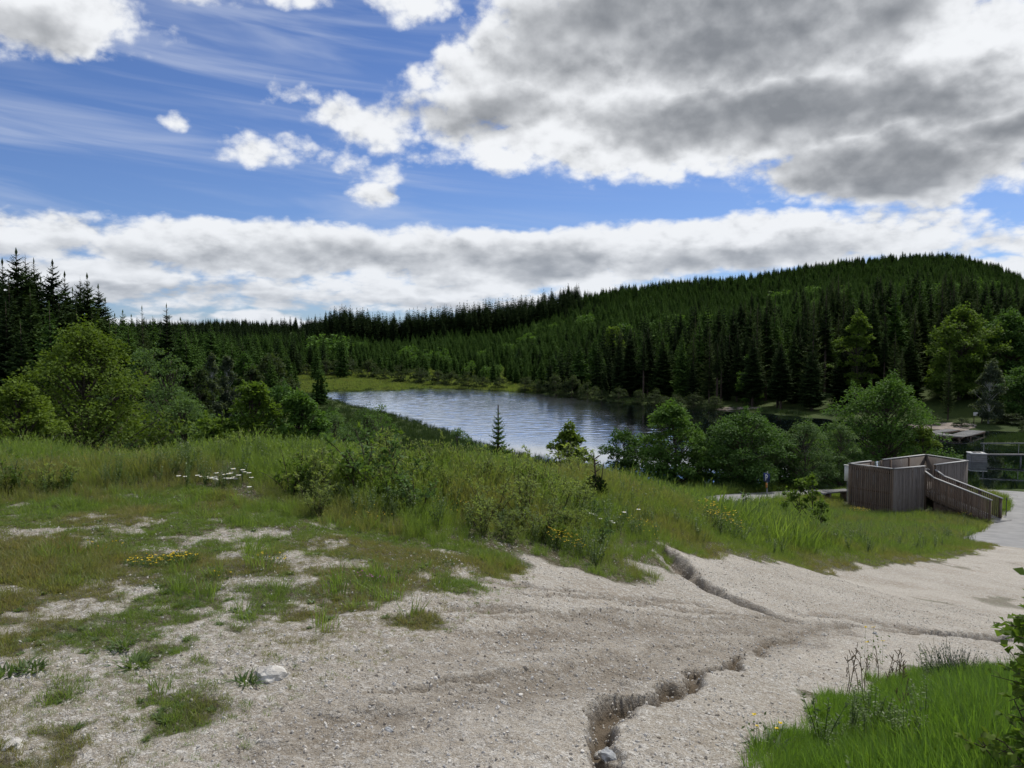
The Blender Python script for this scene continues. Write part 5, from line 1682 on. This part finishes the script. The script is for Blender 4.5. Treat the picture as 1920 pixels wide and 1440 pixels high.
def flower_patch(u, v, rad, n, h, label, mat='petal_yellow', size=.011, seed=0, name='yellow_flowers', squash=.7):
    p = hit(u, v); g = np.random.default_rng(seed)
    fl, lf = MB(), MB()
    a = g.uniform(0, 6.28, n); r = rad * np.sqrt(g.uniform(0, 1, n))
    X, Y = r * np.cos(a), r * np.sin(a) * squash
    zb = gz_at(p[0] + X, p[1] + Y) - g1(*p)
    Z = zb + h * g.uniform(.55, 1.05, n)
    for q in range(5):
        b = q * 1.256 + g.uniform(0, 6.28, n)
        D = np.c_[np.cos(b), np.sin(b), g.uniform(.1, .9, n)]
        fl.leaves(np.c_[X, Y, Z], D, np.tile([0, 0, 1.0], (n, 1)), size, size * .8, .5)
    m = n * 12
    a = g.uniform(0, 6.28, m); r = rad * 1.15 * np.sqrt(g.uniform(0, 1, m)); x2, y2 = r * np.cos(a), r * np.sin(a) * squash
    z2 = gz_at(p[0] + x2, p[1] + y2) - g1(*p)
    lf.leaves(np.c_[x2, y2, z2 + h * g.uniform(0, .85, m)], unit(rand_dir(g, m) + np.array([0, 0, .6])), rand_dir(g, m) + np.array([0, 0, 1.0]), size * 1.7, size * .7, g.uniform(0, .9, m))
    for q in range(n):
        lf.tube([(X[q], Y[q], zb[q] - .01), (X[q], Y[q], Z[q])], [.0012, .0008], 3, .4)
    e = empty(name, (p[0], p[1], g1(*p)), 0, label, 'flowers')
    tag(fl.build('petals', M[mat], e), kind='stuff'); tag(lf.build('foliage', M['herb'], e), kind='stuff')


flower_patch(283, 1062, .17, 60, .06, 'dense low patch of yellow flowers on the gravel, left one of a pair', seed=1)
flower_patch(340, 1056, .12, 55, .065, 'dense low patch of yellow flowers on the gravel, right one of a pair', seed=2)
flower_patch(200, 1026, .16, 9, .06, 'few yellow flowers under a dark grass clump', seed=3)
flower_patch(505, 1058, .13, 14, .06, 'sparse yellow flowers in green turf right of the dense pair', seed=4)
flower_patch(410, 1086, .10, 6, .04, 'tiny yellow flowers in short turf below the dense pair', seed=5)
flower_patch(832, 972, .28, 20, .22, 'yellow buttercups in grass in front of the willow thicket', seed=6)
flower_patch(690, 985, .30, 12, .16, 'scattered yellow buttercups left of the willow thicket front', seed=7)
flower_patch(1062, 1036, .20, 70, .20, 'bright yellow bushy flowers at the gravel edge below the thicket', seed=8, size=.012)
flower_patch(1195, 1020, .30, 26, .28, 'yellow flower sprays in the grass left of the upper channel', seed=9)
flower_patch(1352, 1004, .42, 90, .55, 'tall yellow flowers on the mound right of the upper channel', seed=10, size=.02)
flower_patch(1612, 968, .55, 60, .45, 'yellow flowers against the foot of the platform wall', seed=11, size=.035)
flower_patch(215, 852, .60, 7, .45, 'few yellow flowers standing above the tall grass', seed=12, size=.016)
flower_patch(1808, 972, .40, 24, .30, 'yellow flowers beside the platform stair', seed=13, size=.03)
flower_patch(700, 1092, .12, 12, .06, 'pink clover flowers in the turf at the edge of the track', 'petal_pink', .011, 14, 'clover_flowers')
flower_patch(845, 1064, .08, 8, .05, 'tiny white flowers in a turf cushion at the track', 'petal_white', .009, 15, 'white_flowers')
flower_patch(1640, 1246, .10, 4, .30, 'two yellow hawkweed heads at the tip of the right grass patch', 'petal_yellow', .017, 16)
flower_patch(1445, 1402, .12, 4, .16, 'yellow hawkweed heads at the left edge of the right grass patch', 'petal_yellow', .014, 17)
# single weeds on the verge
DOCK = [blade_tuft(890 + k, 60, .075, .05, .011, 1.8, 'herb', hmin=.25) for k in range(2)]
for q, (u, v, s, lab) in enumerate([(228, 1215, 1.1, 'spiky dark green rosette weed on the gravel verge'), (252, 1245, 1.2, 'dense dark green weed below the spiky rosette'), (18, 1268, 1.3, 'broad leafed weed at the edge of the verge'), (60, 1262, 1.0, 'dark blotched weed beside the broad leafed weed'),
                                    (460, 1280, 1.0, 'leafy weed beside the white limestone rock'), (1445, 1410, 1.5, 'dark leafy weed at the corner of the right grass patch')]):
    p = hit(u, v)
    tag(obj('weed', DOCK[q % 2], None, (p[0], p[1], g1(*p)), q), lab, 'plant').scale = (s, s, s)
print('near', round(time.time() - T_START, 1))

# ------------------------------------------------------------------ wooden viewing platform
ZT, ZB, ZF = -4.86, -7.45, -6.22              # wall top, foot of the walls, floor
A, B, C, D, E, Fk = (at(u, v, Y)[:2] for u, v, Y in ((1591, 870, 41.9), (1676, 880.5, 40.0), (1735, 875, 40.97), (1755, 872.5, 41.42), (1815, 865, 42.9), (1735, 853, 45.4)))
plat = empty('viewing_platform', (*((A + B + E + Fk) / 4), -7.2), 0, 'open-topped platform of weathered vertical boards with a railed ramp', 'platform')
PO = np.array([*((A + B + E + Fk) / 4), -7.2])


def loc3(p2, z):
    return np.array([p2[0], p2[1], z]) - PO


SLAT = {}
def slat_mesh(w, h, t, mat):
    key = (round(w, 3), round(h, 3), mat)
    if key not in SLAT:
        mb = MB(); c = .006
        for z0, z1 in ((0, h),):
            x0, x1, y0, y1 = -w / 2, w / 2, -t / 2, t / 2
            ring = [(x0 + c, y0), (x1 - c, y0), (x1, y0 + c), (x1, y1), (x0, y1), (x0, y0 + c)]
            V = [(x, y, z0) for x, y in ring] + [(x, y, z1) for x, y in ring]
            Q = [(k, (k + 1) % 6, (k + 1) % 6 + 6, k + 6) for k in range(6)]
            mb.add(V, Q, [(6, 7, 8), (6, 8, 9), (6, 9, 11), (9, 10, 11)])
        SLAT[key] = mb.mesh('slat', M[mat])
    return SLAT[key]


def wall(P, Q_, mat, pitch, width, label, z0=ZB, z1=ZT, openings=(), facing=1):
    P, Q_ = np.array(P), np.array(Q_)
    d = Q_ - P; L = np.linalg.norm(d); d /= L; nrm = np.array([d[1], -d[0]]) * facing      # outward
    ang_ = math.atan2(d[1], d[0]) + (0 if facing > 0 else math.pi)
    fr = MB()
    for z in (z0 + .55, (z0 + z1) / 2, z1 - .22):                       # cross rails behind the boards
        segs = [(0, L)]
        for (o0, o1, oz) in openings:
            if z > oz: segs = [(0, o0), (o1, L)]
        for s0, s1 in segs:
            fr.beam(loc3(P + d * s0 - nrm * .055, z), loc3(P + d * s1 - nrm * .055, z), .05, .12)
    for s in np.linspace(.05, L - .05, max(2, int(L / 1.6) + 1)):       # posts
        inside = any(o0 < s < o1 for o0, o1, _ in openings)
        if not inside: fr.beam(loc3(P + d * s - nrm * .13, z0), loc3(P + d * s - nrm * .13, z1 - .02), .09, .09, (d[0], d[1], 0))
    w = fr.build('wall', M['wood'], plat)
    tag(w, label)
    n = int(L / pitch); rng = np.random.default_rng(int(L * 1000))
    for k in range(n):
        s = (k + .5) * L / n
        zt = z1 - .03
        for (o0, o1, oz) in openings:
            if o0 < s < o1: zt = oz
        me = slat_mesh(width, zt - z0, .024, mat)
        o = obj('slat', me, w)
        p = loc3(P + d * s + nrm * (rng.normal() * .002), z0 + rng.normal() * .006)
        o.location = p; o.rotation_euler = (rng.normal() * .002, rng.normal() * .0025, ang_)
    ln = MB()
    tops = [(.12, L - .12, z1 - .06)]
    for (o0, o1, oz) in openings: tops = [(.12, o0, z1 - .06), (o0, o1, oz - .02), (o1, L - .12, z1 - .06)]
    for s0, s1, zt in tops:
        ln.beam(loc3(P + d * s0 - nrm * .092, (z0 + zt) / 2), loc3(P + d * s1 - nrm * .092, (z0 + zt) / 2), .016, zt - z0)
    obj('lining', ln.mesh('lining', M['wood_grey']), w)
    cp = MB()
    segs = [(-.02, L + .02)]
    for (o0, o1, oz) in openings: segs = [(-.02, o0), (o1, L + .02)]
    for s0, s1 in segs:
        cp.beam(loc3(P + d * s0 - nrm * .04, z1 + .012), loc3(P + d * s1 - nrm * .04, z1 + .012), .15, .035)
    obj('cap_rail', cp.mesh('cap_rail', M['wood_cap']), w)
    return w, d, nrm, L


wall(A, B, 'wood', .107, .068, 'dark brown wall of spaced vertical slats')
wall(B, C, 'wood_grey', .104, .098, 'grey board wall left of the ramp opening')
wall(D, E, 'wood_grey', .104, .098, 'grey board wall right of the ramp opening')
wall(E, Fk, 'wood_grey', .104, .098, 'grey board wall on the water side')
wb, d_, n_, L_ = wall(Fk, A, 'wood_grey', .104, .098, 'grey rear wall with a glazed window gap', openings=((4.05, 5.15, -5.75),))
w0, w1 = Fk + d_ * 4.05, Fk + d_ * 5.15
wn = empty('window', (0, 0, 0)); wn.parent = plat
fm = MB()
for p in (w0, w1, w0 + d_ * .22, w1 - d_ * .22):
    fm.beam(loc3(p - n_ * .03, -5.80), loc3(p - n_ * .03, ZT - .03), .07, .10, (d_[0], d_[1], 0))
fm.beam(loc3(w0 - n_ * .03, -5.76), loc3(w1 - n_ * .03, -5.76), .12, .05)
obj('window_frame', fm.mesh('window_frame', M['wood']), wn)
pn_ = MB(); pn_.beam(loc3(w0 + d_ * .26 - n_ * .03, (-5.73 + ZT - .06) / 2), loc3(w1 - d_ * .26 - n_ * .03, (-5.73 + ZT - .06) / 2), .012, (ZT - .06) + 5.73)
obj('pane', pn_.mesh('pane', M['glass']), wn)
# floor of loose boards
e1 = (E - B) / np.linalg.norm(E - B); e2 = np.array([-e1[1], e1[0]])
nb = 46; Lb = np.linalg.norm(E - B)
bd = MB(); bd.beam((-1.05, 0, 0), (1.05, 0, 0), .122, .028); bme = bd.mesh('floor_board', M['wood_grey'])
fl = MB()
for s in (.35, 1.15, 1.95): fl.beam(loc3(B + e1 * .1 + e2 * s, ZF - .11), loc3(E - e1 * .1 + e2 * s, ZF - .11), .07, .16)
flo = fl.build('floor', M['wood'], plat)
for k in range(nb):
    o = obj('floor_board', bme, flo); o.location = loc3(B + e1 * (.14 + k * (Lb - .28) / (nb - 1)) + e2 * 1.22, ZF - .014); o.rotation_euler = (0, 0, math.atan2(e2[1], e2[0]))
# ramp with railings
rs = np.array([e1[1], -e1[0]])                 # away from the platform, towards the track
prof_t = np.array([0, .5, 3.5]); rail_z = np.array([-5.12, -5.40, -6.06]); deck_z = np.array([ZF, -6.42, -7.08])
rampo = MB()
for side in (C, D):
    for a, b in ((0, 1), (1, 2)):
        rampo.beam(loc3(side + rs * prof_t[a], deck_z[a] - .13), loc3(side + rs * prof_t[b], deck_z[b] - .13), .06, .20)
ramp = rampo.build('ramp', M['wood'], plat)
wd = np.linalg.norm(D - C)
pb = MB(); pb.beam((-wd / 2 + .04, 0, 0), (wd / 2 - .04, 0, 0), .125, .03); pbm = pb.mesh('ramp_board', M['deck'])
for k in range(26):
    t = .07 + k * 3.4 / 25; z = np.interp(t, prof_t, deck_z)
    sl = (deck_z[1] - deck_z[0]) / .5 if t < .5 else (deck_z[2] - deck_z[1]) / 3.0
    o = obj('ramp_board', pbm, ramp); o.location = loc3((C + D) / 2 + rs * t, z)
    o.rotation_euler = (0, 0, math.atan2(e1[1], e1[0]))
bal = {}
for side, lab in ((C, 'railing of close upright slats on the track side of the ramp'), (D, 'railing of close upright slats on the water side of the ramp')):
    rb = MB()
    for t in (.04, 1.25, 2.4, 3.48):
        rb.beam(loc3(side + rs * t, np.interp(t, prof_t, deck_z) - (.95 if t < 3 else .45)), loc3(side + rs * t, np.interp(t, prof_t, rail_z) - .02), .09, .09, (e1[0], e1[1], 0))
    ra = tag(rb.build('railing', M['wood'], plat), lab)
    hr = MB()
    for a, b in ((0, 1), (1, 2)):
        hr.beam(loc3(side + rs * (prof_t[a] - (.02 if a == 0 else 0)), rail_z[a]), loc3(side + rs * (prof_t[b] + (.06 if b == 2 else 0)), rail_z[b]), .13, .035)
    obj('handrail', hr.mesh('handrail', M['wood_cap']), ra)
    out = -1 if side is C else 1
    for k in range(36):
        t = .05 + k * 3.4 / 35
        zr, zd = np.interp(t, prof_t, rail_z) - .02, np.interp(t, prof_t, deck_z) - .16
        me = slat_mesh(.066, 1.20, .022, 'wood')
        o = obj('baluster', me, ra); o.location = loc3(side + rs * t + e1 * out * .055, zr - 1.20)
        o.rotation_euler = (0, 0, math.atan2(rs[1], rs[0]))
# skirt boards below the ramp
sk = MB()
for k in range(20):
    t = .55 + k * .105; z = np.interp(t, prof_t, deck_z) - .24
    p = C + rs * t + e1 * .03
    sk.beam(loc3(p, ZB - .1), loc3(p, z), .098, .022, (-e1[0], -e1[1], 0))
obj('ramp_skirt', sk.mesh('ramp_skirt', M['wood']), plat)
st = MB()
M0 = (C + D) / 2 + rs * 3.62
def slab(c, hw, hd, z0, z1):
    V = [loc3(c + e1 * a * hw + rs * b * hd, z) for z in (z0, z1) for a, b in ((-1, -1), (1, -1), (1, 1), (-1, 1))]
    st.add(V, [(0, 1, 2, 3), (7, 6, 5, 4), (0, 4, 5, 1), (1, 5, 6, 2), (2, 6, 7, 3), (3, 7, 4, 0)])
slab(M0 + rs * .12, .62, .20, -7.6, -7.07); slab(M0 + rs * .52 + e1 * .1, .66, .20, -7.7, -7.19)
obj('concrete_step', st.mesh('concrete_step', M['concrete']), plat)
# curved slatted lounger inside the opening
cl = empty('curved_lounger', (*((C + D) / 2 + e2 * .95 + e1 * .05), ZF), math.atan2(e1[1], e1[0]), 'grey lounger of slats bent in a wave inside the platform', 'lounger')
cs = MB(); side_l = MB()
tt = np.linspace(0, 1, 17)
px_ = -.75 + 1.5 * tt; pz_ = .42 + .62 * smooth(.28, .95, tt) + .30 * np.exp(-((tt - .12) / .16) ** 2) * .6
for k in range(16):
    cs.beam((px_[k] + .01, -.38, (pz_[k] + pz_[k + 1]) / 2), (px_[k] + .01, .38, (pz_[k] + pz_[k + 1]) / 2), .075, .025, (-(pz_[k + 1] - pz_[k]), 0, px_[k + 1] - px_[k]))
for y in (-.34, .34):
    side_l.tube(np.c_[px_, np.full(17, y), pz_ - .05], .028, 6)
    side_l.tube([(-.5, y, 0), (-.5, y, .42)], .025, 6); side_l.tube([(.45, y, 0), (.45, y, .86)], .025, 6)
obj('slats', cs.mesh('slats', M['deck']), cl); obj('frame', side_l.mesh('frame', M['metal'], True), cl)

# ------------------------------------------------------------------ things round the platform
def base_pt(u, v, Y=None):
    if Y is None: p = hit(u, v); return np.array([p[0], p[1], g1(*p)])
    q = at(u, v, Y); return np.array([q[0], Y, g1(q[0], Y)])


# parking sign
p = base_pt(1438, 938, 42.0)
ps = empty('parking_sign', p, R(-62), 'blue parking sign with a white letter on a metal post beside the lane', 'sign')
mb = MB(); mb.tube([(0, 0, -.2), (0, 0, 1.62)], .032, 8); mb.build('post', M['metal'], ps, True)
mb = MB(); mb.box((-.22, -.055, 1.06), (.22, -.037, 1.52)); plate = mb.build('plate', M['blue'], ps)
mb = MB()
yf = -.0585
mb.box((-.085, yf, 1.12), (-.035, -.0555, 1.46))
k = 10; aa = np.linspace(-np.pi / 2, np.pi / 2, k)
ro, ri, cz_ = .105, .055, 1.355
outr = np.c_[-.035 + .02 + ro * np.cos(aa), np.full(k, yf), cz_ + ro * np.sin(aa)]; inr = np.c_[-.035 + .02 + ri * np.cos(aa), np.full(k, yf), cz_ + ri * np.sin(aa)]
outr = np.vstack([[-.035, yf, cz_ - ro], outr, [-.035, yf, cz_ + ro]]); inr = np.vstack([[-.035, yf, cz_ - ri], inr, [-.035, yf, cz_ + ri]])
k2 = len(outr)
mb.add(np.vstack([outr, inr]), [(i, i + 1, k2 + i + 1, k2 + i) for i in range(k2 - 1)])
obj('letter', mb.mesh('letter', M['white']), plate)
mb = MB(); mb.box((-.06, -.05, .72), (.06, -.036, .98)); mb.build('sticker', M['orange'], ps)
# plank bench
p = base_pt(1566, 948, 43.2)
bn = empty('plank_bench', p, R(22), 'thick plank bench against the left end of the platform', 'bench')
mb = MB()
for q in range(3): mb.box((-.85, -.27 + q * .185, .47), (.95, -.10 + q * .185, .55))
mb.build('seat', M['deck'], bn)
for xx in (-.55, .6):
    mb = MB(); mb.box((xx - .06, -.2, -.1), (xx + .06, .2, .468)); mb.build('leg', M['wood'], bn)
mb = MB(); mb.add([(-.86, -.26, .548), (-1.06, -.2, .43), (-1.06, .2, .43), (-.86, .26, .548), (-.86, -.26, .48), (-1.0, -.2, .38), (-1.0, .2, .38), (-.86, .26, .48)], [(0, 1, 2, 3), (4, 7, 6, 5), (0, 4, 5, 1), (1, 5, 6, 2), (2, 6, 7, 3), (3, 7, 4, 0)])
mb.build('end_board', M['deck'], bn)
# white notice post at the corner
p = base_pt(1588, 940, 43.0)
nt_ = empty('notice_post', p, R(-50), 'narrow white notice board on a post at the platform corner', 'sign')
mb = MB(); mb.tube([(0, 0, -.2), (0, 0, 2.05)], .03, 8); mb.build('post', M['metal'], nt_, True)
mb = MB(); mb.box((-.16, -.055, 1.15), (.16, -.034, 2.0)); mb.build('board', M['white'], nt_)
mb = MB(); mb.box((-.20, -.09, 2.02), (.20, .05, 2.06)); mb.build('roof', M['white'], nt_)
# slim post at the roadside
p = base_pt(1886, 975, 39.3)
mb = MB(); mb.tube([(0, 0, -.2), (0, 0, .92), (0, 0, .96)], [.022, .022, .014], 8)
tag(mb.build('roadside_post', M['dark_metal'], loc=p, smooth_=True), 'slim dark post at the roadside beside the ramp steps', 'post')

# ------------------------------------------------------------------ jetty, outlet block and footbridge
def lake_pt(u, v, z):
    d = ray(u, v); Y = (z - EYE[2]) / d[2]; return np.array([d[0] * Y, Y])


zj = LAKE + .38
jt = empty('bathing_jetty', (*lake_pt(1790, 816, zj), LAKE), 0, 'grey wooden U-shaped bathing jetty reaching into the dark water', 'jetty')
JO = np.array(jt.location)
def deck_strip(P, Q_, w, nm, dz=0):
    P, Q_ = np.array(P), np.array(Q_); L = np.linalg.norm(Q_ - P); d = (Q_ - P) / L; s = np.array([-d[1], d[0]])
    fr = MB()
    for o in (-w / 2 + .1, w / 2 - .1): fr.beam(np.array([*(P + s * o), zj - .12 + dz]) - JO, np.array([*(Q_ + s * o), zj - .12 + dz]) - JO, .08, .16)
    for f in (.08, .92):
        for o in (-w / 2 + .12, w / 2 - .12):
            q = P + d * L * f + s * o; fr.beam(np.array([*q, LAKE - 1.2]) - JO, np.array([*q, zj - .05 + dz]) - JO, .14, .14, (1, 0, 0))
    dk = fr.build('deck_section', M['wood'], jt)
    n = int(L / .30)
    b = MB(); b.beam((-w / 2, 0, 0), (w / 2, 0, 0), L / n - .012, .035); bm_ = b.mesh('plank', M['deck'])
    for k in range(n):
        o = obj('plank', bm_, dk); o.location = np.array([*(P + d * (k + .5) * L / n), zj + dz]) - JO; o.rotation_euler = (0, 0, math.atan2(s[1], s[0]))


j1, j2, j3, j4 = lake_pt(1752, 813.5, zj), lake_pt(1805, 818, zj), lake_pt(1834, 808.5, zj), lake_pt(1788, 805.5, zj)
deck_strip(j1, j2 + (j2 - j1) * .12, 2.3, 'front')
deck_strip(j2 + np.array([.3, .9]), j3 + np.array([.2, .6]), 1.9, 'right', .006)
deck_strip(j1 + np.array([0, 1.0]), j4, 1.5, 'left', .006)
# concrete outlet block with hatch, footbridge to it
bp = lake_pt(1836, 867, LAKE)
ob = empty('outlet_block', (*bp, LAKE), R(-12), 'square pale concrete block standing in the water at the footbridge', 'block')
bm = bmesh.new(); bmesh.ops.create_cube(bm, size=1.0)
for v in bm.verts: v.co = (v.co.x * 1.28, v.co.y * 1.2 + .6, -.6 + (v.co.z + .5) * 1.32)
bmesh.ops.bevel(bm, geom=bm.edges[:], offset=.025, segments=2, affect='EDGES')
me = bpy.data.meshes.new('shaft'); bm.to_mesh(me); bm.free(); me.materials.append(M['concrete']); obj('shaft', me, ob)
for q in range(3):
    mb = MB(); mb.box((-.655, -.012, .06 + q * .21), (.655, 1.212, .065 + q * .21 + .012)); mb.build('joint_band', M['stone_grey'], ob)
mb = MB(); mb.box((-.67, -.03, .72), (.67, 1.23, .80)); mb.build('rim', M['white'], ob)
mb = MB(); mb.box((-.35, .35, .80), (.35, .95, .83)); mb.build('hatch', M['dark_metal'], ob)
fb0 = np.array([*(bp + np.array([.75, .6])), LAKE + .62]); fb1 = np.array([bp[0] + 9.5, bp[1] - 1.2, LAKE + .85])
fb = empty('footbridge', fb0, 0, 'narrow grey footbridge with a single handrail leading to the concrete block', 'bridge')
mb = MB(); mb.beam((0, 0, 0), fb1 - fb0, .7, .10); mb.build('deck', M['deck'], fb)
mb = MB(); mb.beam(np.array([-.1, .33, .98]), fb1 - fb0 + np.array([0, .33, 1.0]), .10, .10); mb.build('handrail', M['metal'], fb)
for f in (0.02, .34, .67, .98):
    q = (fb1 - fb0) * f + np.array([0, .33, 0]); mb = MB(); mb.tube([q + np.array([0, 0, -.03]), q + np.array([0, 0, .95])], .025, 6); mb.build('post', M['metal'], fb, True)
    q2 = (fb1 - fb0) * f; mb = MB(); mb.tube([q2 + np.array([0, 0, -1.8]), q2 + np.array([0, 0, -.04])], .06, 6); mb.build('pile', M['metal'], fb, True)
# notice board on the far shore
q = at(1833, 796, 100); zb = float(ground_h(np.array([q[0]]), np.array([100.]))[0])
nb_ = empty('notice_board', (q[0], 100, zb), 0, 'small white notice board on two posts left of the silvery birch', 'sign')
for xx in (-.5, .5):
    mb = MB(); mb.tube([(xx, 0, -.2), (xx, 0, 1.5)], .05, 6); mb.build('post', M['twig'], nb_)
mb = MB(); mb.box((-.62, -.10, 1.02), (.62, -.052, 1.48)); mb.build('board', M['white'], nb_)
# sandy bays
def bay(u, v, rx, ry, Y):
    q = at(u, v, Y); n = 22; a = np.linspace(0, 2 * np.pi, n, endpoint=False)
    rr = 1 + (vnoise(np.cos(a) * 2 + 5, np.sin(a) * 2, int(u)) - .5) * .5
    V = []
    for f in (0.02, .5, 1.0):
        X, Yv = q[0] + np.cos(a) * rx * rr * f, q[1] + np.sin(a) * ry * rr * f
        V.append(np.c_[X, Yv, np.maximum(ground_h(X, Yv), LAKE) + (.12 if f < 1 else .03)])
    V = np.vstack(V); Q = [(r * n + k, r * n + (k + 1) % n, (r + 1) * n + (k + 1) % n, (r + 1) * n + k) for r in range(2) for k in range(n)]
    mb = MB(); mb.add(V, Q); tag(mb.build('beach', M['sand'], smooth_=True), kind='structure')


bay(1385, 769, 3.6, 2.2, 126); bay(1772, 798, 4.0, 3.5, 98.5)
print('built', round(time.time() - T_START, 1))
